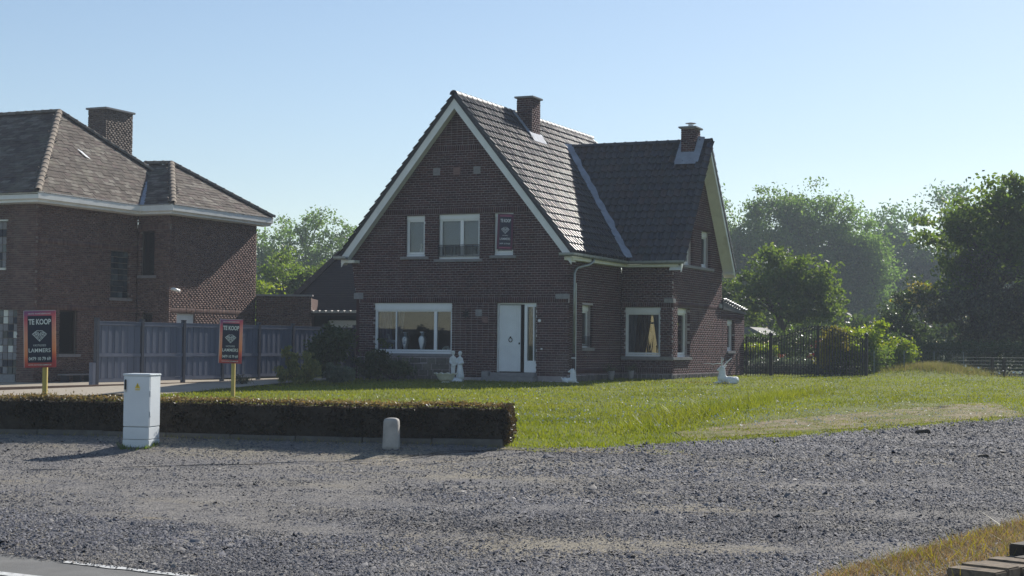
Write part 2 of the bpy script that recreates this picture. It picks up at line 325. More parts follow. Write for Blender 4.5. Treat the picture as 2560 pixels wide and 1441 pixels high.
def wig(i, a): return a * mnoise.noise((i * .21, 3.1, 0)) + .5 * a * mnoise.noise((i * .9, 1.1, 0))
edge = lambda i: (ex[i] + (wig(i, .3) if ex[i] > -9 else 0), ey[i] + (wig(i + 77, .3) if ex[i] > -9 else 0))
ROADL = lambda x: 9.69 - .135 * (x + 6.3)           # edge of the carriageway
def road_side(i): x = -24 + 30 * (i / 259); return (x, ROADL(x))
ruled('gravel', range(260), lambda i: (road_side(i)[0], road_side(i)[1] - .25), edge, 60, .0, 'gravel_bed', .012)
def far_side(i): t = i / 259; return (-26.6 + 40 * t ** 1.1, 66.0)
ruled('lawn', range(260), lambda i: (edge(i)[0], edge(i)[1] - .05), far_side, 70, .006, 'lawn', .02)
tag(mesh_np('road', [(x, y, z) for x in np.linspace(-60, 40, 40) for y, z in ((-4, -.004), (ROADL(x), -.004))], [(2 * i, 2 * i + 2, 2 * i + 3, 2 * i + 1) for i in range(39)], 'asphalt'), kind='structure')
mb = MB()
for x0, x1, y0 in ((-8.0, -6.2, -.31), (-5.4, -3, -.31)):
    n = 24
    for i in range(n):
        a, b = x0 + (x1 - x0) * i / n, x0 + (x1 - x0) * (i + 1) / n; w0 = .045 + .03 * mnoise.noise((a * 5, 0, 0)); w1 = .045 + .03 * mnoise.noise((b * 5, 0, 0))
        mb.quad((a, ROADL(a) + y0 - w0, .002), (b, ROADL(b) + y0 - w1, .002), (b, ROADL(b) + y0 + w1, .002), (a, ROADL(a) + y0 + w0, .002))
for i in range(10):
    a, b = -12 + .6 * i, -12 + .6 * (i + 1); mb.quad((a, 8.86 - .1 * (a + 8), .002), (b, 8.86 - .1 * (b + 8), .002), (b, 8.98 - .1 * (b + 8), .002), (a, 8.98 - .1 * (a + 8), .002))
tag(mb.build('road_marking', 'road_paint'), kind='structure')
mb = MB().box(W, 0, .62, 0, .16, 0, .05); me = mb.mesh('kerb_stone', 'kerb_stone', .012)
kt = tag(bpy.data.objects.new('kerb', None), 'row of pale flush kerb stones half buried in gravel along the road', 'kerb'); kt.location = (-7, 9.85, 0); COL.objects.link(kt)
for i, x in enumerate((-8.85, -8.2, -7.72, -7.5, -6.85, -6.4, -5.7)):
    a = math.atan(-.135) + rnd.uniform(-.03, .03); inst('kerb_stone', me, Matrix.Translation((x, ROADL(x) + .02, -.046 + rnd.uniform(-.004, .004))) @ Matrix.Rotation(a, 4, 'Z') @ Matrix.Diagonal((.9 if i % 3 else .6, 1, 1, 1)), kt)
# driveway of the neighbours, brown edging strip, bare tyre track in the lawn
ruled('driveway', range(40), lambda i: (-26.0 - .35 * i + (.6 if i < 3 else 0), 20 + .0 * i) if False else (-24.0 - .42 * i, 27.9 - .0 * i), lambda i: (-26.3 - .36 * i, 45.5), 30, .012, 'paving_tan', .004)
ruled('driveway_apron', range(20), lambda i: (-22.9 - .06 * i, 30.5), lambda i: (-26.45 - .03 * i, 43.5), 30, .02, 'paving_tan', .003)
ruled('tyre_track', range(30), lambda i: (-7.5 + 3.7 * (i / 29) + .2 * mnoise.noise((i * .5, 0, 5)), 22.9 + 9.6 * (i / 29) ** 1.15), lambda i: (-8.15 + 2.9 * (i / 29) + .35 * mnoise.noise((i * .6, 9, 5)), 24.2 + 14.5 * (i / 29) ** .8 + .8 * mnoise.noise((i * .4, 9, 2))), 24, .013, 'bare_soil', .02)
ruled('bare_verge', range(24), lambda i: (-9.1 + .12 * i, 19.7 + .02 * i), lambda i: (-9.2 + .1 * i, 20.25 + .03 * i + .12 * mnoise.noise((i * .7, 2, 2))), 6, .004, 'bare_soil', .004)

# ------------------------------------------------------------------ masonry
CH, PITCH, JT = .0765, .198, .012
UB = MB().box(W, 0, 1, 0, 1, 0, 1)
UNITBOX = {}
def unitbox(m):
    if m not in UNITBOX: UNITBOX[m] = UB.mesh('brick', m)
    return UNITBOX[m]
class Masonry:
    def __init__(s, brick, mortar): s.b = []; s.mm = MB(); s.brick, s.mortar = brick, mortar
    def wall(s, b, region, z0, z1, holes=(), soldiers=(), stack=None, thick=.28, top=None):
        """b frame; region(z)->(u0,u1); holes [(u0,u1,z0,z1)]; soldiers [z]; stack(z,u)->bool for stacked bond"""
        cuts = sorted(set([z for h in holes for z in h[2:4] if z0 < z < z1] + [z0, z1] + ([] if top is None else list(np.arange(z0, z1, CH)))))
        for a, c in zip(cuts[:-1], cuts[1:]):
            u0, u1 = region((a + c) / 2); hh = sorted(h[:2] for h in holes if h[2] < c - 1e-4 and h[3] > a + 1e-4); x = u0
            for h in hh + [(u1, u1)]:
                if h[0] - x > .01: s.mm.box(b, x + .009, h[0] - .009, -thick, -.009, a, c)
                x = max(x, h[1])
        z, row = z0, 0; S_ = sorted(soldiers)
        while z < z1 - .02:
            sol = next((q for q in S_ if abs(q - z) < CH * .55), None)
            if sol is not None: S_.remove(sol); hgt = .19
            else: hgt = CH
            zt = min(z + hgt, z1)
            sub = sorted(set([z, zt] + [q for h in holes for q in h[2:4] if z + .012 < q < zt - .012]))
            for a, c in zip(sub[:-1], sub[1:]):
                ra, rc = region(a), region(c); u0, u1 = max(ra[0], rc[0]), min(ra[1], rc[1]); x = u0
                for h in sorted(h[:2] for h in holes if h[2] < c - .005 and h[3] > a + .005) + [(u1, u1)]:
                    if h[0] - x > .03: s.course(b, x, min(h[0], u1), a, c - (JT if c == zt else .004), row, sol is not None, stack)
                    x = max(x, h[1])
            z += hgt; row += 1
    def course(s, b, ua, ub, z0, z1, row, sol, stack):
        p = CH if sol else PITCH
        u = math.floor(ua / p) * p
        off = 0 if sol else (p / 2 if row % 2 else 0) + (.013 * math.sin(row * 2.3))
        if stack and stack((z0 + z1) / 2, (ua + ub) / 2): off = 0
        u += off - p
        while u < ub:
            a, c = max(u, ua), min(u + p - JT, ub)
            if stack and not sol and stack((z0 + z1) / 2, u + p / 2): pass
            if c - a > .02: s.b.append((b, a, c, z0, z1, rnd.uniform(-.003, .004)))
            u += p
    def build(s, parent, wallname='wall', keep=300, view=None):
        w = s.mm.build(wallname, s.mortar, parent)
        def score(q): 
            b, a, c, z0, z1, j = q; ctr = b.P((a + c) / 2, 0, (z0 + z1) / 2); d = ctr - CAMP
            return -(c - a) * (z1 - z0) * max(0, -b.N.dot(d.normalized())) / d.length_squared
        s.b.sort(key=score); A = [q for q in s.b if q[2] - q[1] > PITCH * .8 or True]
        for b, a, c, z0, z1, j in A[:keep]:
            inst('brick', unitbox(s.brick), frame_mx(b.P(a, -.1, z0), b.U, b.N, b.Z, (c - a, .1 + j, z1 - z0)), w)
        R = A[keep:]; V = np.empty((len(R), 8, 3), np.float32)
        for i, (b, a, c, z0, z1, j) in enumerate(R):
            O, U, Nn, Z = b.O, b.U, b.N, b.Z
            p0 = O + U * a + Nn * -.1 + Z * z0; du = U * (c - a); dn = Nn * (.1 + j); dz = Z * (z1 - z0)
            for q, p in enumerate((p0, p0 + du, p0 + du + dn, p0 + dn)): V[i, q] = p; V[i, q + 4] = p + dz
        F = (np.arange(len(R))[:, None, None] * 8 + np.array(BOXF)[None]).reshape(-1, 4)
        tag(mesh_np('brick_courses', V.reshape(-1, 3), F, s.brick, w), kind='stuff')
        return w

def window(parent, b, u0, u1, z0, z1, rec=.1, box=.2, mulls=(), fr=.075, sill=True, glass='glass', curtainm=None, sill_over=.09, label=None, stay=None):
    """white frame (part) with shutter box, panes, sill (sub-parts)"""
    f = MB(); n1 = -rec; n0 = -rec - .07; zt = z1 - box
    f.box(b, u0, u0 + fr, n0, n1, z0 + fr + .04, zt).box(b, u1 - fr, u1, n0, n1, z0 + fr + .04, zt)
    f.box(b, u0 - .004, u1 + .004, n0, n1 + .012, z0, z0 + .065).box(b, u0, u1, n0, n1, z0 + .073, z0 + fr + .04).box(b, u0 + fr, u1 - fr, n0, n1 - .004, zt - .05, zt)
    edges = [u0 + fr]
    for m, w in mulls: f.box(b, m - w / 2, m + w / 2, n0, n1, z0 + fr + .04, zt - .05); edges += [m - w / 2, m + w / 2]
    edges.append(u1 - fr)
    wo_ = f.build('window', 'white_pvc', parent, .006)
    if box: MB().box(b, u0 - .003, u1 + .003, n0 - .05, n1 + .035, zt, z1 - .004).build('shutter_box', 'white_pvc', wo_, .014)
    for a, c in zip(edges[0::2], edges[1::2]): MB().box(b, a, c, n1 - .045, n1 - .037, z0 + fr + .04, zt - .05).build('pane', glass, wo_)
    if sill: MB().box(b, u0 - sill_over, u1 + sill_over, -rec - .05, .055, z0 - .095, z0 - .003).build('sill', 'stone_sill', wo_, .008)
    if curtainm: MB().box(b, u0 + .02, u1 - .02, -rec - .2, -rec - .19, z0 + .02, z1 - .05).build('blind', curtainm, wo_)
    return wo_

# ------------------------------------------------------------------ roof tiles
def pantile(m):
    prof = [(.03, .0), (.05, .06), (.05, .0601), (.12, .078), (.22, .082), (.33, .066), (.44, .03), (.56, .008), (.75, .0), (.9, .004), (1.02, .012)]
    v, f = [], []; w, l = .262, .37; n = len(prof)
    for x, h in prof: v.append((x * w, 0, h + .062)); v.append((x * w, l, h + .002))
    for i in range(n - 1):
        if i != 1: f.append((2 * i, 2 * i + 2, 2 * i + 3, 2 * i + 1))
    k = len(v); nt0 = len(f)
    for x, h in prof: v.append((x * w, 0, h + .062)); v.append((x * w, .004, h + .036))
    for i in range(n - 1):
        if i != 1: f.append((k + 2 * i, k + 2 * i + 1, k + 2 * i + 3, k + 2 * i + 2))
    me = bpy.data.meshes.new('tile'); me.from_pydata(v, [], f); me.materials.append(MATS[m])
    me.polygons.foreach_set('use_smooth', [0 < i < nt0 for i in range(len(f))]); return me
def slabtile(m, w=.32, l=.42, t=.014):
    me = MB().box(W, 0, w, 0, l, 0, t).mesh('tile', m); 
    for v in me.vertices:
        if v.co.y < .01: v.co.z += .016
    return me
def join_instances(name, me, mxs, m, parent, smooth=False):
    co = np.empty(len(me.vertices) * 3, np.float32); me.vertices.foreach_get('co', co); co = co.reshape(-1, 3)
    H = np.c_[co, np.ones(len(co))]; V = np.concatenate([(H @ np.array(x).T)[:, :3] for x in mxs]) if mxs else np.zeros((0, 3))
    F = np.array([tuple(p.vertices) for p in me.polygons]); FF = (np.arange(len(mxs))[:, None, None] * len(co) + F[None]).reshape(-1, F.shape[1])
    o = mesh_np(name, V, FF, m, parent); 
    if smooth: o.data.polygons.foreach_set('use_smooth', np.tile(np.array([p.use_smooth for p in me.polygons]), len(mxs)))
    return tag(o, kind='stuff')
def lay_tiles(out, O, U, Sd, wid, length, gx, gy, ok=lambda p: True, jit=.004, stagger=0):
    O, U, Sd = Vector(O), Vector(U).normalized(), Vector(Sd).normalized(); Nn = U.cross(Sd)
    if Nn.z < 0: Nn = -Nn
    rows = int(round(length / gy)); cols = int(math.ceil(wid / gx))
    for r in range(rows):
        for c in range(-1 if stagger else 0, cols):
            p = O + U * (c * gx + (stagger if r % 2 else 0)) + Sd * (r * gy)
            if not ok(p + U * gx * .5 + Sd * gy * .5): continue
            a = rnd.uniform(-1, 1) * jit
            out.append(frame_mx(p + Nn * rnd.uniform(0, jit), (U + Sd * a).normalized(), (Sd - U * a + Nn * rnd.uniform(-jit, jit) * 1.5).normalized(), Nn))
def place_tiles(parent, me, mxs, m, keep=300, facing=None):
    def sc(x): p = Vector((x[0][3], x[1][3], x[2][3])); d = p - CAMP; n = Vector((x[0][2], x[1][2], x[2][2])); return -max(0, -n.dot(d.normalized())) / d.length_squared
    mxs.sort(key=sc)
    for x in mxs[:keep]: inst('tile', me, x, parent)
    if len(mxs) > keep: join_instances('tile_field', me, mxs[keep:], m, parent, True)
def ridge_mesh(m, r=.13, l=.42):
    v, f = [], []; n = 9
    for y, rr in ((0, r * 1.1), (.05, r * 1.1), (.051, r), (l, r * .97)):
        for j in range(n): t = PI * j / (n - 1); v.append((rr * math.cos(t), y, rr * math.sin(t)))
    for i in range(3):
        for j in range(n - 1): f.append((i * n + j, i * n + j + 1, (i + 1) * n + j + 1, (i + 1) * n + j))
    me = bpy.data.meshes.new('ridge_tile'); me.from_pydata(v, [], f); me.materials.append(MATS[m]); me.polygons.foreach_set('use_smooth', [True] * len(f)); return me
def lay_ridge(parent, me, a, b, l=.38):
    a, b = Vector(a), Vector(b); d = (b - a); n = max(1, int(d.length / l)); Y = d.normalized(); X = Y.cross(Vector((0, 0, 1))).normalized(); Z = X.cross(Y)
    for i in range(n): inst('ridge_tile', me, frame_mx(a + d * (i / n), X, Y + Z * .02, Z, (1, d.length / n / l, 1)), parent)

# ------------------------------------------------------------------ main house
Y0, XR, YW, XG = 46.245, -19.04, 50.9, -17.22
XL = -26.8; RX, RZ, EZ, HW = -22.9, 9.6, 4.5, 4.15      # ridge, eave, half width
SLM = (RZ - EZ) / HW
WY, WZ, WEZ, WHW = 53.6, 8.74, 4.42, 3.12; SLW = (WZ - WEZ) / WHW; GX = -16.76
house = thing('brick_house', 'dark brick house with steep gable, glossy pantile roof and white windows', 'house', (-22.9, 49, .5))
FR = B((0, Y0, 0), (1, 0, 0), (0, -1, 0)); SD = B((XR, 0, 0), (0, 1, 0), (1, 0, 0)); WF = B((0, YW, 0), (1, 0, 0), (0, -1, 0)); GB = B((XG, 0, 0), (0, 1, 0), (1, 0, 0))
LS = B((XL, 0, 0), (0, -1, 0), (-1, 0, 0))
def fregion(z):
    if z < 3.12: return (-26.5, -19.04)
    if z < 4.45: return (-26.62 - .2 * (z - 3.12) / 1.3, -19.04)
    h = (9.42 - z) / SLM; return (max(RX - h, -26.82), min(RX + h, -19.04))
fh = [(-25.94, -23.08, 1.33, 2.97), (-24.81, -24.1, 4.48, 5.81), (-23.62, -22.13, 4.38, 5.83), (-21.64, -20.95, 4.48, 5.83), (-21.52, -20.13, .77, 2.97)]
ms = Masonry('brick', 'mortar')
ms.wall(FR, fregion, .45, 9.25, fh, soldiers=(2.975, 5.835, 7.86), stack=lambda z, u: (z > 8.0) or (z < 2.97 and -23.1 < u < -21.5), top=True)
ms.wall(SD, lambda z: (Y0 + .1, YW), .45, 4.42, [(47.4, 48.33, 1.58, 2.94)], soldiers=(.76,))
ms.wall(WF, lambda z: (XR, XG), .45, 4.38, [(-18.91, -17.65, 1.3, 2.95)], soldiers=(2.955, .76))
def gregion(z):
    if z < 4.35: return (YW + .1, 56.45)
    h = (8.6 - z) / SLW; return (max(WY - h, YW + .1), min(WY + h, 56.45))
gh = [(51.43, 52.76, 1.29, 2.95), (52.05, 53.08, 4.43, 5.72), (54.0, 55.05, 4.43, 5.72)]
ms.wall(GB, gregion, .45, 8.45, gh, soldiers=(2.955, 5.725), top=True)
wl = ms.build(house)
# hidden sides and floors, so that the rooms are closed
mb = MB().box(W, XL + .02, XL + .3, Y0 + .3, 57.6, .45, 4.4).box(W, XL + .02, -21.2, 57.3, 57.6, .45, 4.4).box(W, -19.7, XR - .3, 57.3, 57.6, .45, 4.4).box(W, -21.2, -19.7, 57.3, 57.6, .45, 1.0).box(W, -21.2, -19.7, 57.3, 57.6, 2.9, 4.4).box(W, XR - .3, XG - .3, 56.2, 56.45, .45, 4.4).box(W, XR - .3, XR, 56.45, 57.6, .45, 4.4)
mb.box(W, XL + .3, XR - .3, Y0 + .3, 57.3, 3.2, 3.35).box(W, XR - .3, XG - .3, YW + .3, 56.2, 3.2, 3.35).box(W, XL + .3, XR - .3, Y0 + .3, 57.3, .5, .72).box(W, XR - .3, XG - .3, YW + .3, 56.2, .5, .72)
mb.build('rear_wall', 'brick', house)
mb = MB().box(W, XL + .4, XR - .31, 49.2, 49.3, .72, 3.19).box(W, -23.0, -22.9, Y0 + .31, 49.2, .72, 3.19).box(W, -25.3, -20.5, 48.5, 48.6, 3.36, 5.95).box(W, -25.2, -20.6, Y0 + .4, 48.5, 5.95, 6.0)
mb.build('inner_wall', 'interior_dark', house)
# stone plinth, sills, corbels, plaques
pln = MB().box(FR, -26.52, -23.12, -.02, .035, .4, 1.22).build('plinth', 'mortar', house)
pls = {id(FR): pln}
for b_, q0, q1, zt_ in ((FR, -23.12, -21.8, .6), (FR, -20.08, -19.02, .68), (SD, Y0 - .03, YW - .03, .72), (WF, XR + .03, XG + .03, .72), (GB, YW - .03, 56.5, .72)):
    o_ = MB().box(b_, q0, q1, -.02, .03, .4, zt_).build('plinth', 'mortar', house); pls.setdefault(id(b_), o_)
def stones(b, u0, u1, z0, z1, n, rows):
    zz = z0
    for r in range(rows):
        hgt = (z1 - z0) / rows; u = u0
        while u < u1 - .02:
            w = min(rnd.uniform(.16, .42) if rows > 1 else rnd.uniform(.08, .2), u1 - u); 
            if u1 - u - w < .07: w = u1 - u
            o = MB().box(b, u + .008, u + w - .008, .03, .045 + rnd.uniform(0, .014), zz + .008 + (r and rnd.uniform(-.03, .02)), zz + hgt - .008 + rnd.uniform(-.015, .0)).build('stone', 'rubble', pls[id(b)], .012); u += w
        zz += hgt
stones(FR, -26.5, -23.14, .45, 1.21, 0, 4); stones(SD, Y0, YW, .48, .72, 0, 1); stones(WF, XR, XG, .48, .72, 0, 1); stones(GB, YW, 56.45, .48, .72, 0, 1)
for b, u0, u1, z0, z1 in ((FR, -26.7, -26.35, 3.1, 3.3), (FR, -19.48, -19.02, 3.09, 3.25), (WF, -17.52, -17.2, 3.09, 3.24), (GB, YW - .02, YW + .28, 3.09, 3.24), (GB, 56.1, 56.48, 3.05, 3.2)):
    MB().box(b, u0, u1, -.05, .025, z0, z1).build('corner_stone', 'grey_stone', house, .012)
for u in (-23.82, -23.09, -22.37): MB().box(FR, u, u + .25, -.05, .014, 7.09, 7.34).build('vent_stone', 'plaque_red' if u > -23.2 and u < -23 else 'stone_sill', house, .008)
MB().box(FR, -22.24, -22.01, -.02, .02, 2.54, 2.76).build('wall_plaque', 'grey_stone', house, .006)
MB().box(FR, -22.01, -21.8, -.02, .02, 2.33, 2.54).build('wall_plaque', 'plaque_red', house, .006)
MB().box(FR, -20.06, -19.97, -.02, .03, 2.37, 2.45).build('doorbell', 'white_pvc', house, .01)
MB().lathe((-19.93, Y0 - .02, 1.5), [(.03, 0), (.035, .02), (.03, .05)], 10).build('door_sensor', 'white_pvc', house)
# wall ornament left of the plaques: dark wrought iron star
mb = MB()
for k in range(7): a = 2 * PI * k / 7; mb.tube([FR.P(-22.55, .03, 2.62), FR.P(-22.55 + .17 * math.cos(a), .03, 2.62 + .17 * math.sin(a))], [.03, .012], 6)
mb.build('wall_ornament', 'black_iron', house)
# front windows
w_big = window(house, FR, -25.94, -23.08, 1.33, 2.97, .1, .23, [(-25.16, .045), (-23.72, .11)], .09, True, 'glass', None, .06)
window(house, FR, -24.81, -24.1, 4.48, 5.81, .12, .15, (), .1, True, 'glass', 'net_curtain', .16)
w2 = window(house, FR, -23.62, -22.13, 4.38, 5.83, .12, .17, [(-22.81, .12)], .1, True, 'glass', 'net_curtain', .12)
window(house, FR, -21.64, -20.95, 4.48, 5.83, .12, .15, (), .1, True, 'glass', 'net_curtain', .12)
r = MB().box(FR, -23.66, -22.1, -.03, -.012, 4.82, 4.838).box(FR, -23.66, -22.1, -.03, -.012, 4.47, 4.485)
for i in range(7): r.box(FR, -23.63 + i * .249, -23.615 + i * .249, -.03, -.012, 4.47, 4.82)
for s in range(6):
    for i in range(5): u = -23.6 + s * .249 + i * .042; r.box(FR, u, u + .012, -.028, -.014, 4.485, 4.77)
    r.box(FR, -23.61 + s * .249, -23.4 + s * .249, -.028, -.014, 4.77, 4.785)
r.build('window_railing', 'black_iron', house)
window(house, SD, 47.4, 48.33, 1.58, 2.94, .2, .2, (), .08, True, 'glass_dark', 'net_curtain', .02)
r = MB()
for i in range(9): u = 47.42 + i * .11; r.box(SD, u, u + .014, -.06, -.04, 1.62, 1.93)
r.box(SD, 47.4, 48.33, -.06, -.04, 1.92, 1.94).box(SD, 47.4, 48.33, -.06, -.04, 1.64, 1.66).build('window_railing', 'black_iron', house)
w_wing = window(house, WF, -18.91, -17.65, 1.3, 2.95, .1, .2, (), .09, False, 'glass')
w_g = window(house, GB, 51.43, 52.76, 1.29, 2.95, .18, .19, (), .11, False, 'glass_dark')
MB().box(WF, XR + .02, XG + .05, -.1, .05, 1.19, 1.295).build('sill', 'stone_sill', house, .01); MB().box(GB, YW - .03, 52.9, -.2, .053, 1.187, 1.287).build('sill', 'stone_sill', house, .01)
window(house, GB, 52.05, 53.08, 4.43, 5.72, .18, .2, (), .1, False, 'glass', 'net_curtain'); window(house, GB, 54.0, 55.05, 4.43, 5.72, .18, .2, (), .1, False, 'glass', 'net_curtain')
MB().box(GB, 51.95, 55.35, -.2, .06, 4.33, 4.425).build('sill', 'stone_sill', house, .01)
# door, side light, steps
df = MB().box(FR, -21.52, -21.47, -.2, -.1, .78, 2.96).box(FR, -21.47, -20.13, -.2, -.1, 2.92, 2.965).build('door_frame', 'white_door', house)
dm = MB(); dB = B(FR.P(-21.46, -.12, 0), (math.cos(.14), math.sin(.14), 0), (math.sin(.14), -math.cos(.14), 0))
nb = 10; bw = .71 / nb
for i in range(nb): dm.box(dB, i * bw + .003, (i + 1) * bw - .003, -.045, 0, .8, 2.9)
dm.box(dB, .0, .71, -.042, -.01, .805, 2.895); door = dm.build('door', 'white_door', house, .003)
mb = MB(); mb.tube([dB.P(.38 + .055 * math.cos(t), .02, 1.8 + .065 * math.sin(t)) for t in np.linspace(0, 2 * PI, 17)], .012, 6, False).lathe(dB.P(.38, .015, 1.88), [(.025, -.02), (.03, 0), (.02, .03)], 8); mb.build('door_knocker', 'black_iron', door)
MB().box(dB, .65, .69, .0, .03, 1.66, 1.72).build('door_handle', 'black_iron', door, .006)
sf = MB().box(FR, -20.57, -20.47, -.2, -.08, .78, 2.96).box(FR, -20.47, -20.15, -.2, -.08, 2.84, 2.96).box(FR, -20.27, -20.23, -.2, -.08, 1.15, 2.84).box(FR, -20.17, -20.14, -.2, -.08, 1.15, 2.84).box(FR, -20.5, -20.145, -.2, -.07, .78, 1.15).build('side_light', 'white_pvc', house, .006)
MB().box(FR, -20.47, -20.27, -.15, -.14, 1.15, 2.84).build('pane', 'glass', sf); MB().box(FR, -20.23, -20.17, -.15, -.14, 1.15, 2.84).build('pane', 'glass', sf)
MB().prism([FR.P(-20.44, -.2, 2.84), FR.P(-20.2, -.2, 2.84), FR.P(-20.2, -.2, 1.9), FR.P(-20.3, -.2, 2.2)], (0, .01, 0)).build('drape', 'drape_grey', sf)
st = MB().box(FR, -21.62, -20.08, -.25, .22, .66, .77).build('door_step', 'stone_sill', house, .012); MB().box(FR, -21.66, -20.04, -.02, .42, .4, .655).build('lower_step', 'stone_sill', st, .012)
MB().box(FR, -21.88, -21.66, .0, .3, .4, .8).build('cheek_stone', 'grey_stone', st, .012)
# room behind: curtains, back window with a sheer curtain added for its yellow glow
MB().box(W, -21.15, -19.75, 57.4, 57.41, 1.0, 2.9).build('glow_curtain', 'drape_sheer', house); MB().box(W, -21.15, -19.75, 57.33, 57.38, 2.48, 2.55).build('curtain_rail', 'white_pvc', house)
def drape(name, m, pts, z0, z1, b, n, par, k=26):
    """pleated curtain between left/right edge functions"""
    v, f = [], []; rows = 12
    for j in range(rows + 1):
        t = j / rows; a, c = pts(t); z = z1 + (z0 - z1) * t
        for i in range(k + 1): q = i / k; v.append(b.P(a + (c - a) * q, n + .03 * math.sin(q * k * 1.3) * .8, z))
    for j in range(rows):
        for i in range(k): f.append((j * (k + 1) + i, j * (k + 1) + i + 1, (j + 1) * (k + 1) + i + 1, (j + 1) * (k + 1) + i))
    me = bpy.data.meshes.new(name); me.from_pydata([tuple(p) for p in v], [], f); me.materials.append(MATS[m]); me.polygons.foreach_set('use_smooth', [True] * len(f)); return link(bpy.data.objects.new(name, me), par)
drape('drape', 'drape_grey', lambda t: (-18.9, -18.52 - .12 * t), 1.33, 2.74, WF, -.24, w_wing); drape('drape', 'drape_brown', lambda t: (-18.6 - .1 * t, -18.1 - .22 * t ** 1.4), 1.33, 2.74, WF, -.4, w_wing)
drape('drape', 'drape_grey', lambda t: (-18.0 + .22 * t ** 1.2, -17.62), 1.33, 2.74, WF, -.26, w_wing)
drape('drape', 'drape_violet', lambda t: (-25.94, -25.42), 1.38, 2.72, FR, -.3, w_big); drape('drape', 'drape_grey', lambda t: (-25.3, -24.95 - .1 * t), 1.38, 2.72, FR, -.32, w_big, 16); drape('drape', 'drape_brown', lambda t: (-23.95 + .05 * t, -23.78), 1.38, 2.72, FR, -.5, w_big, 10); drape('drape', 'drape_grey', lambda t: (-23.2, -23.12), 1.7, 2.72, FR, -.26, w_big, 6)
drape('drape', 'drape_grey', lambda t: (52.1, 52.66), 1.35, 2.74, GB, -.34, w_g, 18)
# roofs
def roofsheet(mb, a, b, c, d, t=.06):
    n = (Vector(b) - Vector(a)).cross(Vector(d) - Vector(a)).normalized(); n = n if n.z > 0 else -n
    mb.prism([Vector(q) - n * t for q in (a, b, c, d)], n * (t - .02))
mb = MB(); YF, YB = 45.84, 57.8
roofsheet(mb, (RX + HW, YF, EZ), (RX + HW, YB, EZ), (RX, YB, RZ), (RX, YF, RZ)); roofsheet(mb, (RX - HW, YF, EZ), (RX - HW, YB, EZ), (RX, YB, RZ), (RX, YF, RZ))
roofsheet(mb, (GX, WY - WHW, WEZ), (-19.0, WY - WHW, WEZ), (-22.2, WY, WZ), (GX, WY, WZ)); roofsheet(mb, (GX, WY + WHW, WEZ), (-19.0, WY + WHW, WEZ), (-22.2, WY, WZ), (GX, WY, WZ))
roof = mb.build('roof', 'ridge_clay', house)
PT = pantile('roof_tile'); tiles = []
l1 = math.hypot(HW, RZ - EZ); l2 = math.hypot(WHW, WZ - WEZ)
def under_wing(p):
    zw = WZ - abs(p.y - WY) * SLW; return zw > p.z + .22
lay_tiles(tiles, (RX + HW, YF, EZ), (0, 1, 0), (-HW, 0, RZ - EZ), YB - YF, l1, .245, l1 / 21, lambda p: not under_wing(p))
lay_tiles(tiles, (RX - HW, YB, EZ), (0, -1, 0), (HW, 0, RZ - EZ), YB - YF, l1, .245, l1 / 21)
def under_main(p): return (RZ - abs(p.x - RX) * SLM) > p.z + .2
lay_tiles(tiles, (-22.3, WY - WHW, WEZ), (1, 0, 0), (0, WHW, WZ - WEZ), GX + 22.3 - .02, l2, .245, l2 / 17, lambda p: not under_main(p))
lay_tiles(tiles, (GX, WY + WHW, WEZ), (-1, 0, 0), (0, -WHW, WZ - WEZ), 5.5, l2, .245, l2 / 17, lambda p: not under_main(p))
place_tiles(roof, PT, tiles, 'roof_tile', 300)
RT = ridge_mesh('ridge_clay', .13, .38); lay_ridge(roof, RT, (RX, YF - .03, RZ + .02), (RX, YB, RZ + .02)); lay_ridge(roof, RT, (GX + .03, WY, WZ + .02), (-22.3, WY, WZ + .02))
# barge boards, soffits, verge
def barge(P0, P1, drop, thick, name, m, up=0): # board hanging below the rake line
    P0, P1 = Vector(P0), Vector(P1); MB().prism([P0 + Vector((0, 0, up)), P1 + Vector((0, 0, up)), P1 - Vector((0, 0, drop)), P0 - Vector((0, 0, drop))], thick).build(name, m, house)
for sx in (-1, 1):
    A = (RX, YF + .03, RZ - .06); E_ = (RX + sx * HW * .985, YF + .03, EZ - .06 + .06)
    barge(A, E_, .36, (0, .035, 0), 'barge_board', 'barge_paint')
    barge((RX, YF, RZ + .03), (RX + sx * HW, YF, EZ + .03), .09, (0, .028, 0), 'verge_strip', 'ridge_clay')
    mb = MB(); mb.prism([Vector((RX, YF + .066, RZ - .34)), Vector((RX + sx * HW * .985, YF + .066, EZ - .28)), Vector((RX + sx * HW * .985, Y0 - .001, EZ - .28)), Vector((RX, Y0 - .001, RZ - .34))], (0, 0, .02)).build('soffit', 'barge_paint', house)
for sy in (-1, 1):
    barge((GX - .03, WY, WZ - .05), (GX - .03, WY + sy * WHW * .99, WEZ - .02), .3, (-.035, 0, 0), 'barge_board', 'barge_paint')
    barge((GX, WY, WZ + .03), (GX, WY + sy * WHW, WEZ + .03), .075, (-.026, 0, 0), 'verge_strip', 'ridge_clay')
    mb = MB(); mb.prism([Vector((GX - .066, WY, WZ - .3)), Vector((GX - .066, WY + sy * WHW * .99, WEZ - .26)), Vector((XG + .001, WY + sy * WHW * .99, WEZ - .26)), Vector((XG + .001, WY, WZ - .3))], (0, 0, .02)).build('soffit', 'barge_paint', house)
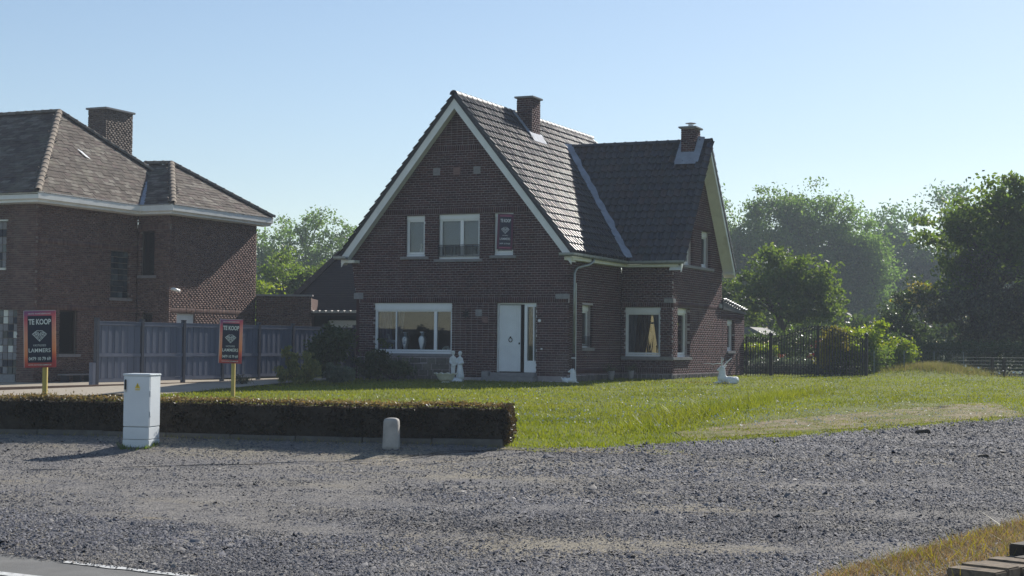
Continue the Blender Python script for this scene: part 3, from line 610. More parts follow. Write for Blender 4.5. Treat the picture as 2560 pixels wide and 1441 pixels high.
# gutters (half round box) and cream eaves board
def gutter(name, path, out):
    prof = [(-.06, .0), (-.075, -.07), (-.03, -.1), (.05, -.1), (.1, -.06), (.105, .005), (.092, .005), (.086, -.05), (-.05, -.05), (-.05, 0)]
    mb = MB(); k = len(prof)
    for p, o in path:
        p, o = Vector(p), Vector(o)
        for a, z in prof: mb.v.append(p + o * a + Vector((0, 0, z)))
    for i in range(len(path) - 1):
        for j in range(k): j2 = (j + 1) % k; mb.f.append((i * k + j, i * k + j2, (i + 1) * k + j2, (i + 1) * k + j))
    mb.f.append(tuple(range(k))); mb.f.append(tuple((len(path) - 1) * k + j for j in range(k)))
    return mb.build(name, 'zinc', house)
GXE = RX + HW + .02; GYE = WY - WHW - .02
gutter('gutter', [((GXE - .4, YF - .1, EZ - .01), (0, -1, 0)), ((GXE, YF - .1, EZ - .01), (1, -1, 0)), ((GXE, GYE, WEZ + .05), (1, -1, 0)), ((GX + .1, GYE, WEZ + .05), (0, -1, 0))], None)
gutter('gutter', [((RX - HW - .12, YF - .1, EZ - .02), (0, -1, 0)), ((RX - HW + .35, YF - .1, EZ - .02), (0, -1, 0))], None); gutter('gutter', [((GX - .4, WY + WHW + .03, WEZ), (0, 1, 0)), ((GX + .12, WY + WHW + .03, WEZ), (0, 1, 0))], None)
for i in range(9): y = 45.95 + i * .5; MB().box(W, GXE - .03, GXE + .112, y, y + .02, EZ - .115, EZ - .0).build('gutter_bracket', 'zinc', house)
MB().box(W, XR - .02, GXE - .03, YF + .06, YW, EZ - .22, EZ - .115).box(W, XR, GX - .15, GYE + .07, YW - .002, WEZ - .14, WEZ - .05).box(W, -27.0, -26.5, YF + .04, Y0 - .01, EZ - .22, EZ - .13).box(W, GX - .36, GX - .05, WY + WHW - .3, WY + WHW, WEZ - .16, WEZ - .1).build('eaves_board', 'cream_paint', house)
mb = MB().tube([(GXE + .02, 47.5, EZ - .09), (GXE + .02, 47.48, EZ - .2), (GXE - .04, 47.3, EZ - .3), (-18.95, 46.75, EZ - .42), (-18.94, 46.55, EZ - .5), (-18.94, 46.47, EZ - .62), (-18.94, 46.46, 1.35)], .042, 10)
dp = mb.build('downpipe', 'zinc', house, 0, True); MB().tube([(-18.94, 46.46, 1.38), (-18.94, 46.46, .45)], .055, 10).build('pipe_foot', 'copper_brown', dp, 0, True); MB().box(W, -19.0, -18.88, 46.4, 46.52, 1.24, 1.27).build('pipe_bracket', 'white_pvc', dp)
MB().tube([(-18.98, 46.72, 3.6), (-18.98, 46.72, .5)], .016, 6).build('cable_conduit', 'white_pvc', house)
# valley flashing (lead) between main slope and wing
mb = MB(); nV = 20; vn = Vector((.35, -.42, .75)).normalized()
for i in range(nV):
    def vp(t, s):
        z = WEZ + .06 + (WZ - WEZ - .02) * t; x = RX + HW - (z - EZ) / SLM; y = WY - WHW + (z - WEZ) / SLW; w = .19 + .035 * math.sin(t * 46) + .015 * math.sin(t * 21 + s)
        off = Vector((0, -1, 0)) * w if s < 0 else Vector((1, 0, 0)) * w * .95
        return Vector((x, y, z)) + off + vn * .15
    a, b = i / nV, (i + 1) / nV
    mid = lambda t: vp(t, -1).lerp(vp(t, 1), .5) - vn * .012
    mb.quad(vp(a, -1), mid(a), mid(b), vp(b, -1)); mb.quad(mid(a), vp(a, 1), vp(b, 1), mid(b))
mb.build('valley_flashing', 'lead', house)
# chimneys
def chimney(x0, x1, y0, y1, z0, z1, capo, flue):
    m = Masonry('brick', 'mortar'); zb = z0
    f_, r_, l_ = B((0, y0, 0), (1, 0, 0), (0, -1, 0)), B((x1, 0, 0), (0, 1, 0), (1, 0, 0)), B((x0, 0, 0), (0, -1, 0), (-1, 0, 0))
    m.wall(f_, lambda z: (x0, x1), zb, z1, thick=.2); m.wall(r_, lambda z: (y0 + .1, y1), zb, z1, thick=.2); m.wall(l_, lambda z: (-y1, -y0 - .1), zb, z1, thick=.2)
    w = m.mm; w.box(W, x0 + .012, x1 - .012, y1 - .1, y1 - .01, zb, z1); o = w.build('chimney', 'mortar', house)
    V = []
    for b, a, c, za, zc, j in m.b:
        p0 = b.P(a, -.1, za); 
        for dz in (0, zc - za):
            for q in (p0, p0 + b.U * (c - a), p0 + b.U * (c - a) + b.N * (.1 + j), p0 + b.N * (.1 + j)): V.append(q + Vector((0, 0, dz)))
    F = (np.arange(len(m.b))[:, None, None] * 8 + np.array(BOXF)[None]).reshape(-1, 4); tag(mesh_np('brick_courses', [tuple(v) for v in V], F, 'brick', o), kind='stuff')
    MB().box(W, x0 - capo, x1 + capo, y0 - capo, y1 + capo, z1, z1 + .065).build('chimney_cap', 'grey_stone', o, .012)
    if flue:
        c = ((x0 + x1) / 2, (y0 + y1) / 2); MB().lathe((c[0], c[1], z1 + .06), [(.09, 0), (.09, .1)], 12).build('flue', 'steel', o)
        q = MB().lathe((c[0], c[1], z1 + .2), [(.19, 0), (.19, .012), (.02, .05)], 14)
        for k in range(3): a = k * 2.1; q.tube([(c[0] + .08 * math.cos(a), c[1] + .08 * math.sin(a), z1 + .15), (c[0] + .12 * math.cos(a), c[1] + .12 * math.sin(a), z1 + .21)], .01, 5)
        q.build('flue_cowl', 'steel', o)
    return o
c1 = chimney(-22.7, -22.13, 50.28, 51.02, 8.0, 10.12, .07, False)
def on_main(x, y, h=.08):
    h += .12
    return Vector((x, y, RZ - abs(x - RX) * SLM + h))
mb = MB()
mb.quad(on_main(-22.78, 50.12), on_main(-22.05, 50.12), on_main(-22.05, 50.29, .14), on_main(-22.78, 50.29, .14)).quad(on_main(-21.93, 50.1), on_main(-21.93, 51.2), on_main(-22.14, 51.2, .16), on_main(-22.14, 50.1, .16)).quad(on_main(-22.78, 51.02, .14), on_main(-22.05, 51.02, .14), on_main(-22.05, 51.2), on_main(-22.78, 51.2))
mb.build('flashing', 'lead', c1)
def on_wing(x, y, h=.08):
    h += .15
    return Vector((x, y, WZ - abs(y - WY) * SLW + h))
c2 = chimney(-17.72, -17.24, 53.16, 53.84, 7.9, 9.22, .08, True)
mb = MB(); mb.quad(on_wing(-17.86, 52.86), on_wing(-17.1, 52.86), on_wing(-17.1, 53.17, .12), on_wing(-17.86, 53.17, .12)).quad(on_wing(-17.88, 52.9, .085), on_wing(-17.72, 52.9, .12), on_wing(-17.72, 53.58, .12), on_wing(-17.85, 53.58, .085)).quad(on_wing(-17.24, 52.9, .12), on_wing(-17.02, 52.9, .085), on_wing(-16.98, 53.58, .085), on_wing(-17.24, 53.58, .12))
mb.build('flashing', 'lead', c2)
# low annex behind the wing, with monopitch tiled verge
an = Masonry('brick', 'mortar')
an.wall(GB, lambda z: (56.48, 59.35), .45, 2.98, [(57.15, 58.07, 1.5, 2.65)], soldiers=(2.655,)); AN2 = B((0, 56.48, 0), (1, 0, 0), (0, -1, 0))
w = an.build(house, 'annex_wall', 0)
window(house, GB, 57.15, 58.07, 1.5, 2.65, .14, .17, (), .09, True, 'glass_dark', 'net_curtain', .04)
MB().prism([Vector((XG + .06, 56.46, 3.32)), Vector((XG + .06, 57.6, 3.16)), Vector((XG + .06, 57.6, 3.0)), Vector((XG + .06, 59.45, 2.86)), Vector((XG + .06, 59.45, 2.97)), Vector((XG + .06, 57.62, 3.1))][:2] + [Vector((XG + .06, 59.45, 2.95)), Vector((XG + .06, 59.45, 2.88)), Vector((XG + .06, 56.46, 3.0))], (-2.5, 0, 0)).build('annex_roof', 'ridge_clay', house)
at = []; lay_tiles(at, (XG + .1, 59.5, 2.96), (-1, 0, 0), (0, -3.0, .36), 2.4, 3.05, .245, .3); 
for x in at: inst('annex_tile', PT, x, house)

# ------------------------------------------------------------------ neighbouring house
XN, YN, X2N, Y2N, YE = -34.66, 40.0, -33.32, 45.13, 50.45
nb_ = thing('neighbour_house', 'old brown brick house with weathered hipped roof and white eaves', 'house', (-36, 45, .2))
NF = B((0, YN, 0), (1, 0, 0), (0, -1, 0)); NS = B((XN, 0, 0), (0, 1, 0), (1, 0, 0)); NR = B((0, Y2N, 0), (1, 0, 0), (0, -1, 0)); NS2 = B((X2N, 0, 0), (0, 1, 0), (1, 0, 0))
mn = Masonry('brick_old', 'mortar_old'); CHo, CH = CH, .068
mn.wall(NF, lambda z: (-41, XN), .1, 6.0, [(-37.2, -35.86, 3.93, 5.42), (-37.2, -35.36, .2, 2.6)])
mn.wall(NS, lambda z: (YN + .1, Y2N), .1, 6.0, [(43.72, 44.74, 3.1, 4.68), (41.2, 42.1, 1.2, 2.62)], soldiers=(4.7, 2.64))
mn.wall(NR, lambda z: (XN, X2N), .1, 6.0, [(-34.52, -33.95, 3.9, 5.43), (-34.45, -34.0, 1.6, 2.6)], soldiers=(5.45,))
mn.wall(NS2, lambda z: (Y2N + .1, YE), .1, 6.0, [(45.6, 46.65, .2, 2.6)], soldiers=(2.62,))
mn.build(nb_, 'wall', 300); CH = CHo
MB().box(W, -41, X2N - .3, YE - .3, YE - .02, .1, 6.0).box(W, -41, -40.7, YN, YE, .1, 6).box(W, -40.7, XN - .3, YN + .3, YE - .3, 3.0, 3.1).build('rear_wall', 'brick_old', nb_)
def blockwindow(b, u0, u1, z0, z1, nu, nz, rec, irregular=False):
    fr = MB().box(b, u0, u1, -rec - .05, -rec - .03, z0, z1).build('window', 'mortar_old', nb_)
    for i in range(nu):
        for j in range(nz):
            m = 'glass_dark'; du, dz = (u1 - u0) / nu, (z1 - z0) / nz
            if irregular: m = rnd.choice(['cream_paint', 'grey_stone', 'glass_dark', 'stone_sill', 'dark_slate', 'grey_stone'])
            MB().box(b, u0 + i * du + .012, u0 + (i + 1) * du - .012, -rec - .03, -rec + rnd.uniform(0, .012), z0 + j * dz + .012, z0 + (j + 1) * dz - .012).build('glass_block', m, fr, .006)
    return fr
mat('glass_block_dark', (.04, .055, .065), .25, .2, 8, .1, 30, .5, isl=[(.015, .02, .025), (.06, .08, .09), (.03, .04, .05), (.1, .125, .135)])
_gd = MATS['glass_dark']; MATS['glass_dark'] = MATS['glass_block_dark']
blockwindow(NS, 43.72, 44.74, 3.1, 4.68, 4, 8, .1); MB().box(NS, 43.65, 44.82, -.1, .06, 3.0, 3.09).build('sill', 'stone_sill', nb_)
blockwindow(NF, -37.2, -35.86, 3.93, 5.42, 6, 6, .08, True); blockwindow(NF, -36.4, -35.36, .55, 2.6, 5, 9, .08, True); MB().box(NF, -36.4, -35.4, -.1, .0, .2, .54).build('door_base', 'grey_stone', nb_)
MB().box(NF, -37.3, -35.8, -.1, .03, 5.42, 5.47).box(NF, -37.3, -35.84, -.1, .04, 3.86, 3.93).build('window_trim', 'cream_paint', nb_)
MATS['glass_dark'] = _gd
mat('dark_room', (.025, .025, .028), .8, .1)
for b, u0, u1, z0, z1 in ((NS, 41.2, 42.1, 1.2, 2.62), (NR, -34.52, -33.95, 3.9, 5.43), (NR, -34.45, -34.0, 1.6, 2.6)):
    f = MB().box(b, u0, u0 + .06, -.2, -.14, z0, z1).box(b, u1 - .06, u1, -.2, -.14, z0, z1).box(b, u0 + .06, u1 - .06, -.2, -.14, z1 - .06, z1).box(b, u0 + .06, u1 - .06, -.2, -.14, z0, z0 + .06).build('window', 'wood_dark', nb_)
    MB().box(b, u0 + .06, u1 - .06, -.18, -.17, z0 + .06, z1 - .06).build('pane', 'glass_dark', f); MB().box(b, u0 - .1, u1 + .1, -.12, .06, z0 - .1, z0 - .003).build('sill', 'stone_sill', f)
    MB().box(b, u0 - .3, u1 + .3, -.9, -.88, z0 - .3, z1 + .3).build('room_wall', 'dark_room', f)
MB().box(NS2, 45.6, 46.65, -.12, -.06, .2, 2.6).build('door', 'white_door', nb_)
# eaves: white box gutter
def eaves(path, parent):
    P = [Vector(p) for p in path]; prof = [(.45, .02), (.45, -.2), (.42, -.205), (.36, -.24), (.36, -.3), (-.02, -.32), (-.02, .0)]
    dirs = []
    for i in range(len(P)):
        n = Vector((0, 0, 0))
        for a, b in ((i - 1, i), (i, i + 1)):
            if 0 <= a and b < len(P): d = (P[b] - P[a]).normalized(); n += Vector((d.y, -d.x, 0))
        n.normalize(); 
        if 0 < i < len(P) - 1: n *= 1.414
        dirs.append(n)
    mb = MB(); k = len(prof)
    for p, n in zip(P, dirs):
        for a, z in prof: mb.v.append(p + n * a + Vector((0, 0, z)))
    for i in range(len(P) - 1):
        for j in range(k): j2 = (j + 1) % k; mb.f.append((i * k + j, i * k + j2, (i + 1) * k + j2, (i + 1) * k + j))
    return mb.build('eaves_gutter', 'barge_paint', parent)
eaves([(-41, YN, 6.27), (XN, YN, 6.27), (XN, Y2N, 6.27), (X2N, Y2N, 6.27), (X2N, YE + .4, 6.27)], nb_)
# hipped roof
mA, mC, mBk = Vector((-37.65, 44.5, 9.58)), Vector((-34.22, 39.52, 6.24)), Vector((-34.22, 49.5, 6.24)); mL = Vector((-41, 39.52, 6.24)); mRL = Vector((-41, 44.5, 9.58))
sA, sC, sB = Vector((-35.2, 47.7, 8.02)), Vector((-32.87, 44.68, 6.24)), Vector((-32.87, 50.9, 6.24)); sI = Vector((-36.35, 47.7, 8.05)); sV = Vector((-34.22, 44.68, 6.24))
mb = MB()
for poly in ((mL, mC, mA, mRL), (mC, mBk, mA), (sV, sC, sA, sI), (sC, sB, sA)): mb.quad(*[p - Vector((0, 0, .03)) for p in poly])
mb.quad(sB - Vector((0, 0, .03)), Vector((-38, 50.9, 6.2)), Vector((-38, 47.7, 8.0)), sA - Vector((0, 0, .03))); mb.quad(mBk, Vector((-41, 49.5, 6.2)), Vector((-41, 44.5, 9.55)), mA - Vector((0, 0, .03)))
nroof = mb.build('roof', 'slate_old', nb_); ST = slabtile('slate_old', .3, .3, .012); nt_ = []
def inside(poly, axes):
    Q = [(p.dot(axes[0]), p.dot(axes[1])) for p in poly]
    def f(p):
        x, y = p.dot(axes[0]), p.dot(axes[1]); r = False; j = len(Q) - 1
        for i in range(len(Q)):
            if (Q[i][1] > y) != (Q[j][1] > y) and x < (Q[j][0] - Q[i][0]) * (y - Q[i][1]) / (Q[j][1] - Q[i][1]) + Q[i][0]: r = not r
            j = i
        return r
    return f
def face_tiles(poly, O, U, up):
    U = Vector(U).normalized(); n = (poly[1] - poly[0]).cross(poly[2] - poly[0]).normalized(); n = n if n.z > 0 else -n; Sd = n.cross(U).normalized(); Sd = Sd if Sd.z > 0 else -Sd
    us = [(p - O).dot(U) for p in poly]; ss = [(p - O).dot(Sd) for p in poly]
    lay_tiles(nt_, O + U * min(us), U, Sd, max(us) - min(us), max(ss), .28, .18, inside(poly, (U, Sd)), .011, .14)
face_tiles([mL, mC, mA, mRL], mC, (1, 0, 0), 1); face_tiles([mC, mBk, mA], mC, (0, 1, 0), 1); face_tiles([sV, sC, sA, sI], sC, (1, 0, 0), 1); face_tiles([sC, sB, sA], sC, (0, 1, 0), 1)
place_tiles(nroof, ST, nt_, 'slate_old', 300)
mat('hip_clay', (.2, .17, .14), .9, .3, 9, .4, 40, .2); HT = ridge_mesh('hip_clay', .12, .36)
for a, b in ((mC, mA), (sC, sA), (mBk, mA), (sB, sA), (mRL, mA), (sI, sA)): lay_ridge(nroof, HT, a + Vector((0, 0, .03)), b + Vector((0, 0, .03)), .34)
mb = MB(); mb.quad(sV + Vector((-.1, -.1, .06)), sV + Vector((.16, .1, .06)), sI + Vector((.12, 0, .08)), sI + Vector((-.16, -.1, .08))); mb.build('valley_flashing', 'lead', nb_)
q = [mC + (mBk - mC) * .42 + (mA - (mC + mBk) / 2) * t + Vector((0, dy, .09)) for t, dy in ((.47, .05), (.55, -.08), (.53, .08), (.45, .22))]; MB().quad(*q).build('roof_patch', 'white_pvc', nb_)
m = Masonry('brick_grey', 'mortar_old'); cx0, cx1, cy0, cy1 = -38.75, -37.95, 47.4, 49.0
m.wall(B((0, cy0, 0), (1, 0, 0), (0, -1, 0)), lambda z: (cx0, cx1), 6.6, 10.15, thick=.2); m.wall(B((cx1, 0, 0), (0, 1, 0), (1, 0, 0)), lambda z: (cy0 + .1, cy1), 6.6, 10.15, thick=.2)
m.mm.box(W, cx0 + .01, cx0 + .2, cy0 + .2, cy1 - .01, 6.6, 10.15); ch = m.build(nb_, 'chimney', 0); MB().box(W, cx0 - .07, cx1 + .07, cy0 - .07, cy1 + .07, 10.15, 10.22).build('chimney_cap', 'grey_stone', ch, .01)
MB().box(W, cx1 - .3, cx1 + .2, cy0 - .1, cy0 + .5, 7.9, 8.5).build('flashing', 'lead', ch)
# security camera
sc_ = thing('security_camera', 'white bullet security camera fixed to the corner of the old brick house', 'camera', (X2N, 45.4, 3.38))
MB().tube([(X2N + .02, 45.25, 3.42), (X2N + .1, 45.25, 3.42)], .05, 12).build('mount', 'white_pvc', sc_, 0, True); MB().tube([(X2N + .12, 45.2, 3.43), (X2N + .16, 45.5, 3.37)], [.055, .06], 12).build('body', 'white_pvc', sc_, 0, True)
MB().tube([(X2N + .161, 45.505, 3.369), (X2N + .164, 45.52, 3.366)], .035, 12).build('lens', 'rubber_black', sc_)
# dark thing low at the wall: garden bench
gb = thing('garden_bench', 'low dark garden bench with pale top against the old house wall', 'bench', (-34.1, 41.5, .3))
MB().box(W, -34.45, -34.1, 40.9, 42.3, .52, .56).build('seat', 'stone_sill', gb)
for y in (41.0, 41.6, 42.15): MB().box(W, -34.42, -34.14, y, y + .08, .25, .52).build('leg', 'dark_slate', gb)

# flat brick outbuilding, slate clad gable, open carport behind the fence
ob = thing('brick_outbuilding', 'low flat roofed brick outbuilding with stone coping beside the old house', 'outbuilding', (-32.5, 51.5, .3))
mo = Masonry('brick_old', 'mortar_old'); d_ = Vector((1.81, .82, 0)).normalized(); OBF = B((-33.4, 50.6, 0), d_, (d_.y, -d_.x, 0)); mo.wall(OBF, lambda z: (0, 2.05), .3, 3.36); mo.build(ob, 'wall', 0)
MB().box(OBF, -.05, 2.1, -.3, .05, 3.36, 3.43).build('coping', 'grey_stone', ob, .01)
MB().box(OBF, 0, 2.0, -2.5, -.28, .3, 3.3).build('body', 'brick_old', ob)
sg = thing('slate_clad_gable', 'rear extension clad in dark slate with a sloping roof edge', 'outbuilding', (-29, 53.3, .4))
SGF = B((0, 57.0, 0), (1, 0, 0), (0, -1, 0))
mb = MB(); rows = 30
for i in range(rows):
    z0, z1 = 2.3 + i * .095, 2.3 + (i + 1) * .095; xl = -35.7 + max(0, (z1 - 3.55)) * 1.24
    o = MB().box(SGF, xl, -27.5, -.05 + .0, .0 + .014, z0, z1 - .004).build('slate_course', 'dark_slate', sg)
MB().box(SGF, -35.7, -27.6, -.4, -.06, .3, 3.5).build('wall', 'dark_slate', sg)
MB().prism([SGF.P(-36.0, .1, 3.47), SGF.P(-33.6, .1, 5.42), SGF.P(-33.3, .1, 5.42), SGF.P(-35.7, .1, 3.43)], (0, 3, 0)).build('roof_edge', 'ridge_clay', sg)
cp = thing('carport', 'open carport with pale corrugated roof edge and white garage door behind the fence', 'carport', (-30, 51, .4))
CPF = B((-.5, 51.6, 0), (1, 0, 0), (0, -1, 0))
for i in range(14): a = -32.3 + i * .265; MB().prism([CPF.P(a, .05, 2.76), CPF.P(a + .24, .05, 2.76), CPF.P(a + .245, .05, 2.82), CPF.P(a + .2, .05, 2.85), CPF.P(a + .05, .05, 2.85), CPF.P(a + .005, .05, 2.82)], (0, 1.5, .02)).build('roof_sheet', 'roof_sheet', cp)
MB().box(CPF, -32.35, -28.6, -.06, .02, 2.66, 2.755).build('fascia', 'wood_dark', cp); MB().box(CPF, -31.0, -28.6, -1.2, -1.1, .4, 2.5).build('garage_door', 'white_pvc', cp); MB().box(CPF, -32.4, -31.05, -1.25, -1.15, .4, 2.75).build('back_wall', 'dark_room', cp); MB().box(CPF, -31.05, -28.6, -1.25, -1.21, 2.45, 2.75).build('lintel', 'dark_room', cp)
MB().box(CPF, -31.75, -31.6, -.02, .05, 2.56, 2.64).build('lamp', 'white_pvc', cp, .01)
mb = MB().tube([CPF.P(-32.4, .05, 2.72), CPF.P(-32.75, .05, 2.5), CPF.P(-33.6, .05, 1.9)], .05, 8); mb.build('gutter_pipe', 'zinc', cp)
for x in (-32.3, -28.9): MB().box(CPF, x, x + .1, -.05, .02, .35, 2.66).build('post', 'wood_dark', cp)

# ------------------------------------------------------------------ composite fence
fen = thing('panel_fence', 'tall blue grey slatted panel fence with square posts running back to the house', 'fence', (-28.5, 36, .35))
fa, fb = Vector((-28.3, 35.15, 0)), Vector((-27.85, 48.3, 0)); fd = (fb - fa).normalized(); seg = (fb - fa).length / 7; FE = B(fa, fd, (fd.y, -fd.x, 0))
SLATM = MB().box(W, 0, 1, 0, 1, 0, 1).mesh('slat', 'fence_grey')
for i in range(8):
    zb = g1(*(FE.P(i * seg, 0, 0))[:2]) - .05; zt = 2.24
    pm = MB().box(FE, i * seg - .055, i * seg + .055, -.055, .055, zb, zt).build('post', 'fence_post', fen, .006); MB().box(FE, i * seg - .065, i * seg + .065, -.065, .065, zt, zt + .03).build('cap', 'fence_post', pm, .01)
    if i == 7: break
    u0, u1 = i * seg + .056, (i + 1) * seg - .056; zg = g1(*(FE.P((i + .5) * seg, 0, 0))[:2])
    for z, h in ((2.06, .1), (1.2, .1), (zg + .1, .1)): MB().box(FE, u0, u1, -.03, .03, z, z + h).build('rail', 'fence_grey', fen, .006)
    MB().box(FE, u0, u1, -.036, .036, 2.161, 2.18).build('top_strip', 'fence_grey', fen)
    n = 13; sw = (u1 - u0) / n
    for za, zc in ((zg + .205, 1.197), (1.303, 2.057)):
        for k in range(n):
            a = u0 + k * sw; d = .012 if k % 2 else .004
            inst('slat', SLATM, frame_mx(FE.P(a + .003, -.015, za), FE.U, FE.N, FE.Z, (sw - .006, .015 + d, zc - za)), fen)
MB().box(FE, -.22, -.07, -.06, .06, g1(-28.5, 35.1) - .03, 1.05).build('stub_post', 'fence_grey', fen, .01)
MB().box(FE, -9, 13, .25, .33, .25, .46).build('edging_board', 'edging_brown', fen)

# ------------------------------------------------------------------ for-sale signs
def text_mesh(s, size, fat=0.0, space=1.0):
    c = bpy.data.curves.new('lettering', 'FONT'); c.body = s; c.size = size; c.align_x = 'CENTER'; c.extrude = .0012; c.offset = fat; c.space_character = space; c.resolution_u = 3
    o = bpy.data.objects.new('tmp', c); COL.objects.link(o); dg = bpy.context.evaluated_depsgraph_get(); me = bpy.data.meshes.new_from_object(o.evaluated_get(dg)); bpy.data.objects.remove(o); bpy.data.curves.remove(c); return me
def put_text(parent, b, s, u, z, height, width, m, fat=0, n=.004, space=1.0):
    me = text_mesh(s, 1.0, fat, space); xs_ = [v.co.x for v in me.vertices]; ys_ = [v.co.y for v in me.vertices]; w, h = max(xs_) - min(xs_), max(ys_) - min(ys_)
    cx_, cy_ = (max(xs_) + min(xs_)) / 2, min(ys_)
    for v in me.vertices:
        v.co.x = (v.co.x - cx_) * width / w; v.co.y = (v.co.y - cy_) * height / h; p = b.P(u + v.co.x, n + (v.co.z), z + v.co.y); v.co = p
    me.materials.clear(); me.materials.append(MATS[m]); me.name = 'lettering'
    return link(bpy.data.objects.new('lettering', me), parent)
LION = [[(0, .42), (.12, .5), (.36, .48), (1, 0), (0, -1), (-1, 0), (-.36, .48), (-.12, .5), (0, .42)], ]
LION += [[(sx * x, y) for x, y in pts] for sx in (-1, 1) for pts in (
    [(.16, .1), (.17, .26), (.46, .3), (.5, .16), (.24, .1)], [(.58, .3), (.6, .1), (.48, -.02), (.4, .0)], [(.66, .25), (.8, .02), (.7, -.2), (.56, -.1), (.4, .0)],
    [(.0, .02), (.2, .02), (.42, -.1), (.52, -.28), (.34, -.5), (.34, -.62)], [(0, .0), (.14, -.08), (.18, -.2), (.3, -.28)], [(0, -.26), (.18, -.2)], [(.3, -.28), (.22, -.4), (0, -.42)], [(.22, -.4), (.24, -.55), (0, -.76), (0, -1)])]
def lion(parent, b, u, z, r, m='print_white', th=.0085):
    mb = MB()
    for pl_ in LION:
        for (x0, y0), (x1, y1) in zip(pl_[:-1], pl_[1:]):
            a, c = Vector((x0, y0)) * r, Vector((x1, y1)) * r; d = (c - a); 
            if d.length < 1e-6: continue
            d.normalize(); p = Vector((-d.y, d.x)) * th / 2; a -= d * th * .4; c += d * th * .4
            mb.quad(*[b.P(u + q.x, .0045, z + q.y) for q in (a + p, a - p, c - p, c + p)])
    return mb.build('lion_emblem', m, parent)
def sale_sign(name, label, base, ang, tilt, ztop, w, h, postu, faded):
    t = thing(name, label, 'sign', (base[0], base[1], g1(base[0], base[1])), 'for sale signs')
    U = Vector((math.cos(ang), math.sin(ang), 0)); Nn = Vector((math.sin(ang), -math.cos(ang), 0)); Z = (Vector((0, 0, 1)) + U * tilt).normalized(); b = B((base[0], base[1], ztop - h), (U - Vector((0, 0, tilt))).normalized(), Nn, Z)
    MB().box(b, -w / 2, w / 2, -.02, 0, 0, h).build('board', 'print_gradient', t, .002)
    MB().box(b, -w / 2 + .005, -w / 2 + .011, -.02, .003, .002, h - .002).box(b, -w / 2 + .005, w / 2 - .005, -.02, .003, h - .008, h - .002).build('board_edge', 'print_white', t)
    MB().box(b, -w / 2 + .075, w / 2 - .068, .0, .003, .085 * h, .905 * h).build('panel', 'print_navy', t)
    put_text(t, b, 'TE KOOP', .005, .75 * h, .1 * h / 1.0, .7 * w, 'print_white', .03); lion(t, b, .0, .585 * h, .13 if not faded else .125)
    put_text(t, b, 'VASTGOED', .0, .37 * h, .036, .4 * w, 'print_white', .0, .004, 1.15)
    put_text(t, b, 'LAMMERS', .0, .265 * h, .072, .68 * w, 'print_white', .012, .004, 1.05)
    put_text(t, b, 'L', -.345 * w, .265 * h, .095, .05, 'print_white', .01) if False else None
    put_text(t, b, '0479 10 79 69', .0, .125 * h, .062, .68 * w, 'print_white', .018)
    put_text(t, b, 'GRATIS WAARDEBEPALING', .0, .93 * h, .024, .7 * w, 'print_white', .01); put_text(t, b, 'WWW.VASTGOEDLAMMERS.BE', .0, .035 * h, .022, .72 * w, 'print_white', .008)
    MB().box(B((base[0], base[1], 0), U, Nn), postu - .04, postu + .04, -.1, -.025, g1(base[0], base[1]) - .1, ztop - .1).build('post', 'wood_post', t, .004)
    for z in (.2 * h, .8 * h): MB().lathe(b.P(.17, .004, z), [(.012, 0), (.012, .002)], 8).build('screw', 'steel', t)
    return t
sale_sign('for_sale_sign', 'tall for sale board with orange gradient border on yellow post behind the left hedge end', (-19.72, 22.93), math.radians(24), -.03, 2.18, .58, 1.03, .08, False)
sale_sign('for_sale_sign', 'smaller looking for sale board on yellow post in front of the fence', (-20.89, 30.62), math.radians(20), .02, 2.16, .53, 1.0, .07, True)
# banner in the upper window
bt = thing('for_sale_banner', 'maroon bordered for sale poster leaning in the upper right gable window', 'sign', (-21.25, Y0, 4.7))
bb = B((-21.26, Y0 + .03, 4.66), (.995, .0, -.05), (.05, -1, 0), (.03, 0, 1)); MB().box(bb, -.28, .27, -.012, 0, 0, 1.13).build('board', 'print_maroon', bt); MB().box(bb, -.2, .2, .0, .002, .1, 1.03).build('panel', 'print_navy', bt)
MB().box(bb, -.2, .2, .0, .002, 1.05, 1.08).box(bb, -.2, .2, 0, .002, .045, .07).build('print_stripe', 'print_pink', bt)
put_text(bt, bb, 'TE KOOP', 0, .86, .11, .36, 'print_white', .03); lion(bt, bb, 0, .64, .14, 'print_white', .01); put_text(bt, bb, 'VASTGOED', 0, .43, .03, .2, 'print_white'); put_text(bt, bb, 'LAMMERS', 0, .3, .075, .36, 'print_white', .01); put_text(bt, bb, '0479 10 79 69', 0, .16, .05, .36, 'print_white', .01)

# ------------------------------------------------------------------ utility cabinet, marker post
ca = math.radians(14.3); CB = B((-13.94, 17.9, 0), (math.cos(ca), math.sin(ca), 0), (math.sin(ca), -math.cos(ca), 0)); zc = .16
ct = thing('utility_cabinet', 'pale grey utility cabinet standing in front of the hedge', 'cabinet', (-13.8, 18.1, zc))
MB().box(CB, 0, .38, -.38, 0, zc, zc + .14).build('base', 'cabinet_grey', ct, .006); MB().box(CB, .003, .377, -.377, -.003, zc + .146, zc + .31).build('plinth_panel', 'cabinet_grey', ct, .006)
MB().box(CB, 0, .38, -.38, -.022, zc + .316, 1.17).build('body', 'cabinet_grey', ct, .008); cd = MB().box(CB, .004, .376, -.02, 0, zc + .32, 1.165).build('door', 'cabinet_grey', ct, .005); MB().box(CB, -.012, .392, -.392, .012, 1.171, 1.2).build('lid', 'cabinet_grey', ct, .01)
MB().box(CB, .02, .045, 0, .022, .98, 1.12).build('handle', 'rubber_black', cd, .006); MB().box(CB, .022, .043, .0, .024, .955, .978).build('lock', 'steel', cd)
